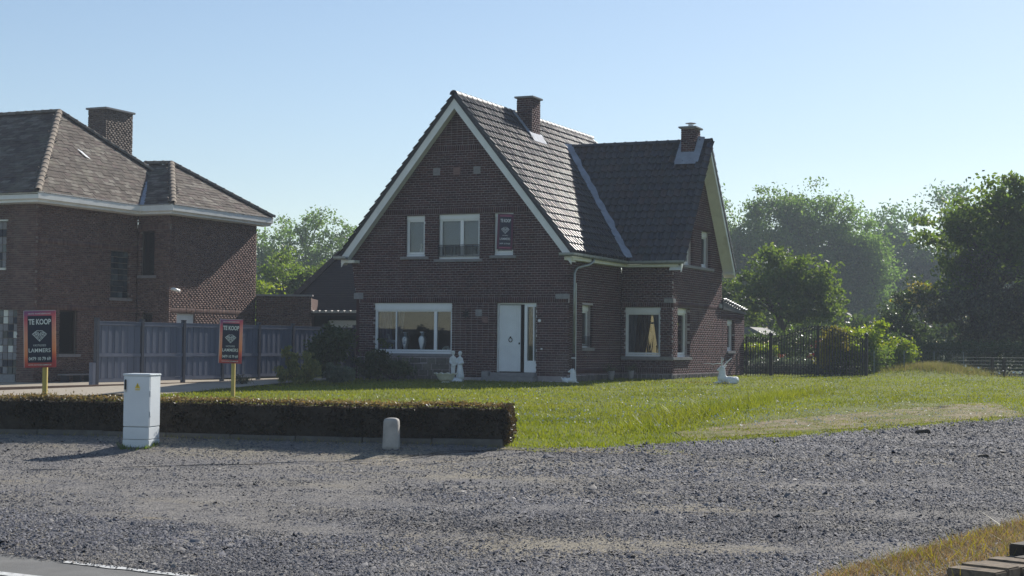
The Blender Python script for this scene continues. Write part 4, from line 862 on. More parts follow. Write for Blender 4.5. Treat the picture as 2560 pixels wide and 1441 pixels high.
q = MB().prism([CB.P(.165, .001, 1.0), CB.P(.245, .001, 1.0), CB.P(.205, .001, 1.075)], CB.N * .002); q.box(CB, .17, .24, .001, .003, .975, .988).build('warning_label', 'warning_yellow', cd); MB().prism([CB.P(.198, .0035, 1.012), CB.P(.21, .0035, 1.03), CB.P(.202, .0035, 1.03), CB.P(.208, .0035, 1.058), CB.P(.2, .0035, 1.035), CB.P(.207, .0035, 1.035)], CB.N * .001).build('lightning_mark', 'print_black', cd)
for z in (.62, .9): MB().box(CB, .378, .386, -.06, -.02, z, z + .07).build('hinge', 'cabinet_grey', ct)
zb_ = g1(-10.42, 19.12) - .03
bo = MB(); prof = [(1.12, 0), (1.08, .07), (1.0, .34), (.98, .39), (.88, .42), (.6, .435), (.25, .44)]
k = len(bo.v)
for s, z in prof:
    for x, y in ((-.1, -.055), (-.085, -.08), (0, -.09), (.085, -.08), (.1, -.055), (.1, .055), (.085, .08), (0, .09), (-.085, .08), (-.1, .055)): c_, s_ = math.cos(.25), math.sin(.25); bo.v.append(Vector((-10.42 + (x * c_ - y * s_) * s, 19.1 + (x * s_ + y * c_) * s, zb_ + z)))
for i in range(len(prof) - 1):
    for j in range(10): j2 = (j + 1) % 10; bo.f.append((i * 10 + j, i * 10 + j2, (i + 1) * 10 + j2, (i + 1) * 10 + j))
bo.f.append(tuple(range(10))); bo.f.append(tuple(60 + j for j in range(10)))
tag(bo.build('marker_post', 'concrete', None, 0, True), 'short pale concrete marker post with rounded top before the hedge', 'bollard')
# low concrete kerb along the hedge foot
he = thing('hedge_kerb', 'low concrete edging slabs along the foot of the clipped hedge', 'kerb', (-13, 19, .2))
hx, hy = along(HEDGE, 13)
for i in range(12):
    a, b_ = Vector((hx[i], hy[i], 0)), Vector((hx[i + 1], hy[i + 1], 0)); d = (b_ - a).normalized(); bb_ = B(a, d, (d.y, -d.x, 0)); z = g1(a.x, a.y)
    MB().box(bb_, .004, (b_ - a).length - .004, .0, .07, z - .16, z + .07 + rnd.uniform(-.008, .008)).build('edging_slab', 'kerb_shaded', he, .008)

# ------------------------------------------------------------------ foliage
def leaves_np(C, size, rng, flat=.0, aspect=.55, up=0.0):
    """diamond leaves at points C (n,3); returns V,F"""
    n = len(C); a = rng.normal(size=(n, 3)); a[:, 2] *= (1 - flat); a[:, 2] += up; a /= np.linalg.norm(a, axis=1)[:, None] + 1e-9
    b = rng.normal(size=(n, 3)); b -= (b * a).sum(1)[:, None] * a; b /= np.linalg.norm(b, axis=1)[:, None] + 1e-9
    s = (size if np.ndim(size) else np.full(n, size)) * rng.uniform(.6, 1.35, n); s = s[:, None]
    V = np.stack([C + a * s, C + b * s * aspect, C - a * s, C - b * s * aspect], 1).reshape(-1, 3)
    return V, np.arange(n * 4).reshape(n, 4)
def crown_points(ells, nclump, per, rc, rng, shell=.5, lumps=13):
    """leaf clumps gathered in lumps (boughs) spread through a union of ellipsoids, denser towards the outside"""
    L = []
    for e in ells:
        for _ in range(lumps):
            d = rng.normal(size=3); d /= np.linalg.norm(d); f_ = rng.uniform(.25, .92); q = rng.uniform(.34, .58)
            L.append(tuple(np.array(e[:3]) + d * f_ * np.array(e[3:6])) + tuple(np.array(e[3:6]) * q))
    vol = np.array([e[3] * e[4] * e[5] for e in L]) ** .7; pick = rng.choice(len(L), nclump, p=vol / vol.sum()); out, cl = [], []
    for k in pick:
        e = L[k]; d = rng.normal(size=3); d /= np.linalg.norm(d); r = rng.uniform(shell ** 3, 1) ** (1 / 3)
        c = np.array(e[:3]) + d * r * np.array(e[3:6]); cl.append(c); rr = rc * rng.uniform(.55, 1.3)
        q = rng.normal(size=(per, 3)) * np.array([rr, rr, rr * .62]) * .6; out.append(c + q)
    return np.concatenate(out), np.array(cl)
def foliage(name, m, C, size, parent, rng, **kw):
    V, F = leaves_np(C, size, rng, **kw); o = mesh_np(name, V, F, m, parent); return tag(o, kind='stuff')
def tree(name, label, cat, loc, ells, m, nclump, per, rc, size, seed, trunk_r=.2, group=None, trunk_to=None, limbs=9, shell=.45, base=None):
    """ells relative to loc: (x,y,z,rx,ry,rz)"""
    rng = np.random.default_rng(seed); z = g1(loc[0], loc[1]) if base is None else base; L = np.array([loc[0], loc[1], z])
    t = thing(name, label, cat, tuple(L), group); E2 = [tuple(np.array(e[:3]) + L) + tuple(e[3:]) for e in ells]
    C, cl = crown_points(E2, nclump, per, rc, rng, shell); foliage('crown', m, C, size, t, rng)
    top = max(e[2] + .3 * e[5] for e in ells) if trunk_to is None else trunk_to; mb = MB(); pts = [L + np.array([rng.normal() * .04 * i * trunk_r * 5, rng.normal() * .04 * i * trunk_r * 5, top * i / 5]) for i in range(6)]
    mb.tube([tuple(p) for p in pts], [trunk_r * (1.25 - .2 * i) for i in range(6)], 8)
    for c in cl[rng.choice(len(cl), min(limbs, len(cl)), replace=False)]:
        a = pts[int(rng.integers(2, 5))]; mid = (a + c) / 2 + np.array([0, 0, .1 * np.linalg.norm(c - a)]); mb.tube([tuple(a), tuple(mid), tuple(c)], [trunk_r * .45, trunk_r * .28, trunk_r * .1], 5)
    mb.build('trunk', 'bark', t); return t
# far poplar row and hazy wood (right), trees left
for i, (x, y, h, r, s) in enumerate(((-50.5, 163, 16.6, 4.2, 1), (-47, 165, 18.3, 4.4, 2), (-43.2, 167, 18.6, 4.6, 3), (-39.6, 168, 18.0, 4.4, 4), (-36.8, 170, 15.4, 3.8, 5))):
    tree('poplar_tree', ['tall pale poplar closest to the house gable on the right', 'second tall poplar to the right of the gable', 'tallest poplar in the middle of the far row', 'fourth tall poplar right of the middle of the far row', 'lowest poplar at the right end of the far row'][i], 'tree', (x, y),
         [(0, 0, h * .8, r * .75, r * .8, h * .2), (r * .35, 0, h * .6, r * .85, r, h * .24), (-r * .4, 0, h * .55, r * .8, r, h * .26), (0, 0, h * .32, r * 1.05, r, h * .24), (r * .5, 0, h * .3, r * .7, r, h * .2)], 'leaf_poplar', 330, 80, 1.05, .17, s, .25, 'poplars in the far row on the right', h * .85, 14, .3)
for i, (x, y, h, r, s) in enumerate(((-41.5, 212, 20.5, 6.5, 11), (-34.5, 216, 21.4, 7.5, 12), (-26.5, 218, 22.5, 8, 13))):
    tree('far_tree', ['hazy blue green tree in the gap right of the poplar row', 'taller hazy tree behind the gap on the right', 'hazy tree behind the big garden tree at the right edge'][i], 'tree', (x, y),
         [(0, 0, h * .72, r * .8, r, h * .27), (r * .4, 0, h * .5, r * .8, r, h * .25), (-r * .4, 0, h * .45, r * .85, r, h * .28), (0, 0, h * .22, r * 1.05, r, h * .2)], 'leaf_hazy', 260, 85, 1.5, .26, s, .35, 'hazy far trees on the right', h * .7, 6)
for i, (x, y, h, r, s) in enumerate(((-83.5, 127, 12.6, 3.6, 21), (-79.8, 129, 14.0, 3.8, 22), (-75.2, 131, 13.2, 4.0, 23))):
    tree('poplar_tree', ['pale poplar beside the white eaves of the old house', 'tallest pale poplar between the two houses', 'pale poplar just left of the gable roof edge'][i], 'tree', (x, y),
         [(0, 0, h * .78, r * .75, r * .8, h * .22), (r * .3, 0, h * .55, r * .9, r, h * .25), (-r * .4, 0, h * .5, r * .8, r, h * .26), (0, 0, h * .3, r * .9, r, h * .2)], 'leaf_poplar', 190, 85, .85, .14, s, .22, 'poplars between the houses', h * .85, 14)
tree('garden_tree', 'dark green leafy tree in front of the poplars between the houses', 'tree', (-49.3, 78.5), [(0, 0, 4.9, 2.0, 2, 1.7), (1.4, 0, 3.7, 1.8, 2, 1.6), (-1.2, 0, 3.4, 1.8, 2, 1.7)], 'leaf_green', 150, 80, .5, .1, 31, .18)
tree('garden_bush', 'bright yellow green bush beside the old house wall', 'bush', (-47.4, 72.4), [(0, 0, 3.6, .9, .9, .9), (.5, 0, 2.8, 1, 1, 1)], 'leaf_bright', 45, 70, .35, .09, 32, .08)
# trees across the road behind the viewer, mirrored in the big window
SRC = [o for o in COL.objects if o.name.startswith('far_tree')]
for i, (x, y) in enumerate(((-118, -118), (-106, -122), (-95, -117), (-83, -121), (-71, -118))):
    r0 = SRC[i % 3]; r_ = r0.copy(); COL.objects.link(r_); r_.location = (x, y, -10); r_['label'] = ['roadside tree behind the viewer, first from the left', 'roadside tree behind the viewer, second from the left', 'roadside tree behind the viewer, in the middle', 'roadside tree behind the viewer, fourth from the left', 'roadside tree behind the viewer, last on the right'][i]; r_['group'] = 'roadside trees behind the viewer'; r_.name = 'roadside_tree'
    for ch_ in r0.children: c_ = ch_.copy(); COL.objects.link(c_); c_.parent = r_
# right hand garden
tree('garden_tree', 'leafy green tree with forked trunk behind the iron gate', 'tree', (-22.0, 83.2), [(-.3, 0, 5.6, 1.0, 1.2, 1.0), (.9, 0, 5.0, 1.1, 1.2, .9), (2.0, 0, 4.3, 1.1, 1.2, 1.0), (-1.6, 0, 4.4, 1.2, 1.2, 1.0), (.1, 0, 4.0, 1.5, 1.6, 1.1), (2.6, 0, 2.9, 1.0, 1.2, .8), (-2.2, 0, 3.1, 1.0, 1.1, .9), (.6, 0, 2.8, 1.4, 1.4, .8)], 'leaf_green', 230, 58, .45, .11, 41, .2, None, 4.6, 16)
tree('garden_tree', 'darker green tree right beside the house gable above the annex', 'tree', (-25.2, 78.5), [(0, 0, 3.6, 1.6, 1.6, 1.5), (1.2, 0, 2.7, 1.4, 1.5, 1.4), (-1, 0, 3, 1.4, 1.5, 1.6)], 'leaf_dark', 120, 75, .45, .1, 42, .15)
tree('garden_tree', 'big green tree at the right edge rising out of the frame', 'tree', (-11.5, 82.8), [(0.50, 0.00, 7.88, 2.38, 2.50, 1.75), (-0.75, 0.00, 6.25, 2.38, 2.50, 1.88), (1.75, 0.00, 5.75, 2.50, 2.50, 2.50), (-1.12, 0.38, 4.62, 2.00, 2.25, 1.38), (1.25, 0.00, 9.12, 1.12, 1.25, 0.88)], 'leaf_green', 330, 62, .6, .125, 43, .26, None, 6.5, 16)
tree('garden_tree', 'dark purple leaved tree below the big tree at the right edge', 'tree', (-11.9, 80.8), [(-0.5, 0.0, 2.97, 2.75, 2.0, 1.38), (1.5, 0.0, 3.69, 2.38, 2.0, 1.8), (0.25, 0.0, 1.95, 2.5, 1.88, 0.95), (2.75, 0.0, 2.46, 2.0, 1.88, 1.7)], 'leaf_purple', 230, 75, .5, .1, 44, .2, None, 4, 12)
tree('flowering_shrub', 'loose dark shrub with pale blossoming tip left of the purple tree', 'shrub', (-15.8, 83.5), [(0.24, 0.00, 1.95, 1.59, 1.46, 1.22), (-0.61, 0.00, 2.68, 0.98, 0.98, 0.98), (0.73, 0.00, 3.42, 0.85, 0.85, 0.98)], 'leaf_dark', 120, 60, .35, .08, 45, .08)
tree('flowering_shrub', 'pale yellow green arching shrub tip above the dark shrubs', 'shrub', (-14.8, 84.0), [(0.00, 0.00, 3.90, 0.85, 0.61, 0.67), (-1.10, 0.00, 3.54, 0.49, 0.49, 0.30), (-1.71, 0.00, 2.32, 0.61, 0.49, 0.30)], 'leaf_gold', 40, 45, .25, .07, 46, .05)
# clipped bright hedge and ivy arch beside the gate
rng = np.random.default_rng(50)
def box_leaves(b0, b1, n, rng, jitter=.06, faces=(1, 1, 1, 1, 1)):
    b0, b1 = np.array(b0), np.array(b1); d = b1 - b0; ar = np.array([d[1] * d[2] * faces[0], d[1] * d[2] * faces[1], d[0] * d[2] * faces[2], d[0] * d[2] * faces[3], d[0] * d[1] * faces[4]]); k = rng.choice(5, n, p=ar / ar.sum()); P = b0 + rng.uniform(size=(n, 3)) * d
    P[k == 0, 0] = b0[0]; P[k == 1, 0] = b1[0]; P[k == 2, 1] = b0[1]; P[k == 3, 1] = b1[1]; P[k == 4, 2] = b1[2]
    return P + rng.normal(size=P.shape) * jitter
iv = thing('ivy_hedge', 'rounded golden green ivy covered hedge block right of the gate post', 'hedge', (-12.5, 63.8, .57))
C, cl = crown_points([(-14.0, 62.2, 1.75, .75, .9, .75), (-13.4, 63.4, 1.75, .8, 1.2, .85), (-12.8, 65.6, 1.4, .8, 1.3, .75)], 150, 90, .24, rng, .6); foliage('foliage', 'leaf_bright', C, .06, iv, rng)
C, cl = crown_points([(-14.5, 62.0, 1.5, .42, .6, .9), (-14.1, 61.3, 2.0, .5, .5, .35)], 70, 80, .2, rng, .6); foliage('golden_foliage', 'leaf_gold', C, .055, iv, rng)
foliage('lower_foliage', 'leaf_green', box_leaves((-14.5, 61.8, .55), (-12.7, 66, 1.5), 9000, rng, .1), .06, iv, rng)
iv2 = thing('clipped_hedge', 'bright clipped hedge between the annex corner and the gate post', 'hedge', (-18.6, 66, .57)); foliage('foliage', 'leaf_bright', box_leaves((-19.4, 65.5, .5), (-18.0, 67, 1.62), 5000, rng, .09), .06, iv2, rng); foliage('inner_foliage', 'leaf_dark', box_leaves((-19.3, 65.4, .5), (-17.9, 66.5, 1.35), 4000, rng, .09), .06, iv2, rng)
rs = thing('red_shrub', 'crimson leaved ornamental shrub seen through the gate', 'shrub', (-16.0, 67, .57)); C, cl = crown_points([(-16.0, 67, 1.62, .45, .4, .33), (-16.3, 67.2, 1.2, .4, .4, .3)], 26, 60, .16, rng, .3); foliage('foliage', 'leaf_red', C, .05, rs, rng); MB().tube([(-16, 67, .5), (-16, 67, 1.5)], .03, 6).build('stem', 'bark', rs)
for i, (x, y, z, m, lb) in enumerate(((-17.6, 66.2, 1.0, 'flower_orange', 'orange flowering border plant behind the left gate leaf'), (-16.6, 65.5, .85, 'flower_orange', 'low orange flowering plant at the gate centre'), (-15.2, 65.8, .8, 'flower_red', 'reddish flowering plant behind the right gate leaf'))):
    t = thing('flowering_plant', lb, 'plant', (x, y, .57)); C, cl = crown_points([(x, y, z, .55, .3, .3)], 20, 30, .15, rng, .2); foliage('foliage', 'leaf_green', C, .05, t, rng); C, cl = crown_points([(x, y, z + .1, .5, .3, .25)], 14, 16, .1, rng, .4); foliage('blossoms', m, C, .045, t, rng)
for i, (x0, y0, x1, y1, h, lb) in enumerate(((-24.5, 68.5, -13.2, 69.5, 2.0, 'dark mixed planting across the back of the garden'), (-18.0, 63.2, -14.2, 63.9, .95, 'low grey green border planting just behind the gate'), (-14.5, 76, -2.5, 78, 1.7, 'dark undergrowth below the trees at the right edge'))):
    t = thing('garden_border', lb, 'plants', ((x0 + x1) / 2, (y0 + y1) / 2, .57)); foliage('foliage', 'leaf_greyblue' if i == 1 else 'leaf_dark', box_leaves((x0, y0, .5), (x1, y1, h), 5000 if i == 1 else 20000, rng, .16), .07, t, rng)
fh_ = thing('field_hedge', 'long dark field hedge closing the view under the far trees on the right', 'hedge', (-15, 97, .57))
P_ = box_leaves((-42, 96, .3), (16, 98, 3.0), 26000, rng, .35); P_[:, 2] += .4 * np.sin(P_[:, 0] * .9) + .3 * np.sin(P_[:, 0] * 2.3); foliage('foliage', 'leaf_dark', P_, .17, fh_, rng)
fh2 = thing('field_hedge', 'far dark field hedge below the poplars between the houses', 'hedge', (-64, 106, .57)); P_ = box_leaves((-90, 104, .3), (-45, 106, 3.2), 16000, rng, .35); P_[:, 2] += .4 * np.sin(P_[:, 0] * .9); foliage('foliage', 'leaf_dark', P_, .2, fh2, rng)
pv = thing('garden_shed', 'pale roofed garden pavilion glimpsed behind the gate', 'pavilion', (-23, 76, .57)); MB().prism([Vector((-25.5, 74, 2.25)), Vector((-20.5, 74, 2.25)), Vector((-21.2, 74, 2.6)), Vector((-24.8, 74, 2.6))], (0, 3, 0)).build('roof', 'pavilion_roof', pv)
for x in (-25.2, -20.9): MB().box(W, x, x + .12, 74.2, 74.32, .5, 2.25).build('post', 'grey_stone', pv)
gt = thing('garden_table', 'white garden bench with curved back behind the left gate leaf', 'bench', (-18.4, 67.2, .57)); MB().tube([(-19.3, 66.6, 1.62), (-17.9, 66.6, 1.64)], .03, 6).tube([(-19.3, 66.6, 1.62), (-19.1, 66.6, 1.36), (-18.6, 66.6, 1.25), (-18.2, 66.6, 1.36), (-17.9, 66.6, 1.64)], .02, 6).build('back_rail', 'grey_stone', gt)
MB().box(W, -19.3, -17.9, 66.4, 66.9, .95, 1.0).build('seat', 'grey_stone', gt)
for x in (-19.2, -18.05): MB().box(W, x, x + .07, 66.5, 66.8, .5, .95).build('leg', 'grey_stone', gt)

# ------------------------------------------------------------------ iron gate and railing
YG, ZGD = 59.5, .56
gate = thing('iron_gate', 'black wrought iron double gate with arched scrolled top', 'gate', (-14.4, YG, ZGD)); pan = thing('iron_railing', 'narrow black iron railing panel between annex corner and gate post', 'railing', (-16.7, YG, ZGD))
BAR = MB().box(W, -.013, .013, -.013, .013, 0, 1).mesh('bar', 'black_iron'); xl, xm, xr = -16.22, -14.42, -12.62
def ring(mb, c, r, th=.011, n=10, a0=0, a1=2 * PI): mb.tube([(c[0] + r * math.cos(a), c[1], c[2] + r * math.sin(a)) for a in np.linspace(a0, a1, n + 1)], th, 4, False)
def topz(x): t = 1 - abs(x - xm) / (xm - xl); return 2.0 + .46 * (3 * t * t - 2 * t ** 3)
for k, (a, b_) in enumerate(((xl + .1, xm - .02), (xm + .02, xr - .1))):
    leaf = MB().box(W, a, a + .035, YG - .018, YG + .018, ZGD + .06, topz(a)).box(W, b_ - .035, b_, YG - .018, YG + .018, ZGD + .06, topz(b_)).box(W, a, b_, YG - .012, YG + .012, .68, .71).box(W, a, b_, YG - .012, YG + .012, 1.0, 1.02).box(W, a, b_, YG - .012, YG + .012, .84, .86).build('gate_leaf', 'black_iron', gate)
    xs_ = np.linspace(a, b_, 17)[1:-1]
    for x in xs_: inst('bar', BAR, Matrix.Translation((x, YG, ZGD + .04)) @ Matrix.Diagonal((1, 1, topz(x) - ZGD - .04 + .06, 1)), leaf)
    mb = MB(); mb.tube([(x, YG, topz(x)) for x in np.linspace(a, b_, 14)], .012, 5).tube([(x, YG, topz(x) - .13) for x in np.linspace(a, b_, 14)], .01, 5)
    for x in np.linspace(a + .08, b_ - .08, 13): ring(mb, (x, YG, topz(x) - .065), .05)
    for x in np.linspace(a + .07, b_ - .07, 14): ring(mb, (x, YG, .93), .05); ring(mb, (x, YG, 1.08), .04, .006, 6, 0, PI)
    tag(mb.build('scrollwork', 'black_iron', leaf), kind='stuff')
def gpost(x, h, par):
    p = MB().box(W, x - .06, x + .06, YG - .06, YG + .06, ZGD - .1, h).build('post', 'black_iron', par, .006); MB().lathe((x, YG, h), [(.05, 0), (.03, .03), (.075, .08), (.085, .12), (.07, .17), (.02, .2)], 12).build('ball_finial', 'black_iron', p, 0, True)
gpost(xl, 2.02, gate); gpost(xr, 2.02, gate)
for x in (xl - .14, xr - .14): MB().box(W, x - .02, x + .02, YG - .02, YG + .02, ZGD - .05, 2.0).build('side_post', 'black_iron', gate); 
MB().box(W, xm - .02, xm + .02, YG - .025, YG + .025, ZGD, topz(xm) + .06).build('meeting_stile', 'black_iron', gate); MB().box(W, xm - .12, xm + .02, YG - .035, YG + .03, 1.34, 1.52).build('lock_box', 'black_iron', gate)
mb = MB(); 
for z in (.68, .84, 1.0, 2.0): mb.box(W, -17.2, -16.4, YG - .012, YG + .012, z, z + .02)
for x in np.linspace(-17.1, -16.5, 6): ring(mb, (x, YG, .93), .05); ring(mb, (x, YG, 1.95), .05)
mb.build('rails', 'black_iron', pan); MB().box(W, -17.2, -17.14, YG - .03, YG + .03, ZGD - .05, 2.05).build('wall_post', 'black_iron', pan); MB().box(W, -17.24, -17.1, YG - .06, YG + .03, 1.36, 1.48).build('hinge_box', 'black_iron', pan)
for x in np.linspace(-17.1, -16.42, 8): inst('bar', BAR, Matrix.Translation((x, YG, ZGD)) @ Matrix.Diagonal((1, 1, 1.5, 1)), pan)
# wire fence right of the gate
wf = thing('wire_fence', 'hooped wire mesh garden fence running back from the right gate post', 'fence', (-12.3, 61, .57))
wa, wb_ = Vector((-12.5, 59.8, 0)), Vector((-9.6, 64.2, 0)); wd = (wb_ - wa); wl_ = wd.length; WFR = B(wa, wd, (wd.y, -wd.x, 0)); mb = MB()
for i in range(int(wl_ / .1)):
    u = i * .1; z = g1(*WFR.P(u, 0, 0)[:2]); mb.tube([WFR.P(u, 0, z), WFR.P(u, 0, 1.5)], .003, 3, False)
    if i % 2 == 0: mb.tube([WFR.P(u, 0, 1.5), WFR.P(u + .04, 0, 1.58), WFR.P(u + .1, 0, 1.61), WFR.P(u + .16, 0, 1.58), WFR.P(u + .2, 0, 1.5)], .004, 3, False)
for z in np.arange(.7, 1.51, .12): mb.tube([WFR.P(0, 0, z), WFR.P(wl_, 0, z)], .003, 3, False)
tag(mb.build('mesh_wires', 'wire', wf), kind='stuff')
for u in (.15, 1.7, 3.3, 4.9): MB().tube([WFR.P(u, 0, .5), WFR.P(u, 0, 1.56)], .022, 7).build('post', 'wire', wf)
wf2 = thing('stock_fence', 'dark wooden post and wire fence under the tree at the right edge', 'fence', (-8.2, 63.4, .57))
for x, y in ((-8.55, 62.6), (-8.15, 62.75), (-7.3, 63)): MB().tube([(x, y, .4), (x + .01, y, 1.35)], [.07, .06], 7).build('post', 'old_timber', wf2)
mb = MB()
for z in np.arange(.7, 1.35, .13): mb.tube([(-10, 62.5, z), (-6.5, 63.1, z)], .004, 3, False)
for i in range(24): x = -10 + i * .15; mb.tube([(x, 62.5 + (x + 10) * .17, .6), (x, 62.5 + (x + 10) * .17, 1.34)], .003, 3, False)
tag(mb.build('mesh_wires', 'wire', wf2), kind='stuff')

# ------------------------------------------------------------------ front hedge
rng = np.random.default_rng(60); hd = thing('clipped_hedge', 'long low clipped beech hedge with brown sunlit top along the forecourt', 'hedge', (-13.5, 19.2, .3))
hx, hy = along(HEDGE, 60); th = .62; core = MB(); P, PT_ = [], []
HT_ = lambda i: .815 + .03 * mnoise.noise((i * .23, 0, 3)) + .015 * mnoise.noise((i * .9, 0, 8))
for i in range(59):
    a, c = np.array([hx[i], hy[i]]), np.array([hx[i + 1], hy[i + 1]]); d = (c - a) / np.linalg.norm(c - a); nrm = np.array([-d[1], d[0]]); z0 = g1(*a) + .05; zt = HT_(i); L = np.linalg.norm(c - a)
    q = B((a[0], a[1], 0), (d[0], d[1], 0), (nrm[0], nrm[1], 0)); core.box(q, -.005, L + .005, .05, th - .05, z0 - .1, zt - .06)
    n = int(L * 1500); u = rng.uniform(0, L, n); z = z0 + (zt - z0) * rng.uniform(0, 1, n) ** .8; w = .02 + .05 * np.abs(rng.normal(size=n)) + .06 * np.array([mnoise.noise((a[0] * 2 + k * 2, zz * 4, 1)) for k, zz in zip(u, z)])
    P.append(np.c_[a[0] + d[0] * u + nrm[0] * w, a[1] + d[1] * u + nrm[1] * w, z])
    n = int(L * 1200); u = rng.uniform(0, L, n); w = rng.uniform(.0, th, n); hump = -.03 * np.maximum(0, 1 - w / .08)
    PT_.append(np.c_[a[0] + d[0] * u + nrm[0] * w, a[1] + d[1] * u + nrm[1] * w, zt - .015 + hump + np.abs(rng.normal(size=n)) * .018])
    n = int(L * 300); u = rng.uniform(0, L, n); P.append(np.c_[a[0] + d[0] * u + nrm[0] * th, a[1] + d[1] * u + nrm[1] * th, rng.uniform(z0, zt, n)])
a = np.array([hx[-1], hy[-1]]); n = 2600; w = rng.uniform(0, th, n); zz = rng.uniform(.3, .83, n); bul = .05 * np.sin((zz - .3) / .53 * PI); P.append(np.c_[a[0] + bul + rng.normal(size=n) * .03 - nrm[0] * 0 + nrm[0] * w, a[1] + rng.normal(size=n) * .02 + nrm[1] * w, zz])
core.build('twig_core', 'dark_soil', hd); foliage('foliage', 'leaf_hedge', np.concatenate(P), .022, hd, rng)
PS = np.concatenate(PT_); PS = PS[rng.uniform(size=len(PS)) < .12]; PS[:, 2] += np.abs(rng.normal(size=len(PS))) * .035; foliage('stray_shoots', 'leaf_hedge_sunlit', PS, .02, hd, rng, up=1.2, aspect=.3)
foliage('top_foliage', 'leaf_hedge_sunlit', np.concatenate(PT_), .02, hd, rng, flat=.3)

# ------------------------------------------------------------------ shrubs at the house front
def shrub(name, label, loc, ells, m, nclump, per, rc, size, seed, up=0.0, **k):
    rng = np.random.default_rng(seed); z = g1(*loc); t = thing(name, label, 'shrub', (loc[0], loc[1], z)); C, cl = crown_points([(loc[0] + e[0], loc[1] + e[1], z + e[2]) + tuple(e[3:]) for e in ells], nclump, per, rc, rng, .3); C[:, 2] = np.maximum(C[:, 2], z + .02); foliage('foliage', m, C, size, t, rng, up=up, aspect=k.get('aspect', .5))
    mb = MB()
    for c in cl[:14]: mb.tube([(loc[0], loc[1], z), tuple((np.array([loc[0], loc[1], z]) + c) / 2 + np.array([0, 0, .05])), tuple(c)], [.02, .012, .005], 4)
    mb.build('stems', 'bark', t); return t
shrub('conifer_shrub', 'spreading yellow green conifer shrub in front of the fence', (-25.0, 40.2), [(0, 0, .22, .6, .45, .2)] + [(-.55 + .14 * k_, .1 * (k_ % 3 - 1), .38 + .13 * ((k_ * 7) % 4), .09, .12, .26 + .05 * (k_ % 3)) for k_ in range(9)], 'leaf_conifer', 80, 60, .1, .06, 70, 2.2, aspect=.35)
shrub('conifer_shrub', 'small grey green juniper left of the big window', (-24.35, 41.3), [(0, 0, .2, .42, .35, .16)] + [(-.4 + .16 * k_, 0, .3 + .09 * ((k_ * 5) % 3), .12, .12, .17) for k_ in range(6)], 'leaf_greyblue', 55, 60, .09, .055, 71, 1.6, aspect=.35)
shrub('leafy_shrub', 'tall dark leafy shrub standing against the fence', (-25.75, 43.2), [(0, 0, 1.1, .6, .5, .55), (-.3, 0, .7, .5, .5, .5), (.35, 0, 1.3, .35, .35, .3)], 'leaf_dark', 90, 80, .22, .06, 72)
shrub('leafy_shrub', 'dark bush reaching up to the left corner of the big window', (-25.05, 45.0), [(-.1, 0, .6, .45, .4, .45), (.15, 0, 1.05, .16, .2, .4), (-.3, 0, .5, .4, .4, .4)], 'leaf_dark', 55, 60, .15, .05, 73)
shrub('leafy_shrub', 'low dark foliage under the big window', (-24.5, 45.1), [(0, 0, .3, .7, .4, .3), (-.8, 0, .3, .5, .4, .3)], 'leaf_dark', 50, 70, .18, .055, 74)
shrub('spiky_plant', 'wiry dry plant at the end of the driveway', (-25.9, 38.6), [(0, 0, .12, .3, .2, .12)], 'leaf_purple', 10, 30, .15, .08, 75, 1.0, aspect=.1)

# ------------------------------------------------------------------ garden statues
def blob(name, m, items, parent=None, vox=.012, smooth=2):
    bm = bmesh.new()
    for it in items:
        if it[0] == 'b': mx = Matrix.Translation(it[1]) @ Matrix.Diagonal((*(it[2] if isinstance(it[2], tuple) else (it[2],) * 3), 1)); bmesh.ops.create_uvsphere(bm, u_segments=14, v_segments=10, radius=1, matrix=mx)
        else:
            _, p, r0, q, r1 = it; p, q = Vector(p), Vector(q); n = max(2, int((q - p).length / (min(r0, r1) * .7)))
            for i in range(n + 1): t = i / n; bmesh.ops.create_icosphere(bm, subdivisions=2, radius=r0 + (r1 - r0) * t, matrix=Matrix.Translation(p.lerp(q, t)))
    me = bpy.data.meshes.new(name); bm.to_mesh(me); bm.free(); o = bpy.data.objects.new('tmp', me); COL.objects.link(o)
    r_ = o.modifiers.new('r', 'REMESH'); r_.mode = 'VOXEL'; r_.voxel_size = vox; s_ = o.modifiers.new('s', 'SMOOTH'); s_.iterations = smooth; s_.factor = .5
    dg = bpy.context.evaluated_depsgraph_get(); me2 = bpy.data.meshes.new_from_object(o.evaluated_get(dg)); bpy.data.objects.remove(o); bpy.data.meshes.remove(me)
    me2.name = name; me2.materials.clear(); me2.materials.append(MATS[m]); me2.polygons.foreach_set('use_smooth', [True] * len(me2.polygons)); return link(bpy.data.objects.new(name, me2), parent)
def xf(it, loc, rz, s):
    M_ = Matrix.Translation(loc) @ Matrix.Rotation(rz, 4, 'Z') @ Matrix.Scale(s, 4); o = []
    for q in it:
        if q[0] == 'b': r_ = q[2]; o.append(('b', M_ @ Vector(q[1]), tuple(v * s for v in r_) if isinstance(r_, tuple) else r_ * s))
        else: o.append(('c', M_ @ Vector(q[1]), q[2] * s, M_ @ Vector(q[3]), q[4] * s))
    return o
sx_, sy_ = -22.33, 45.1; sz_ = g1(sx_, sy_) - .01
stt = thing('garden_statue', 'white statue of two children standing side by side beneath the window', 'statue', (sx_, sy_, sz_))
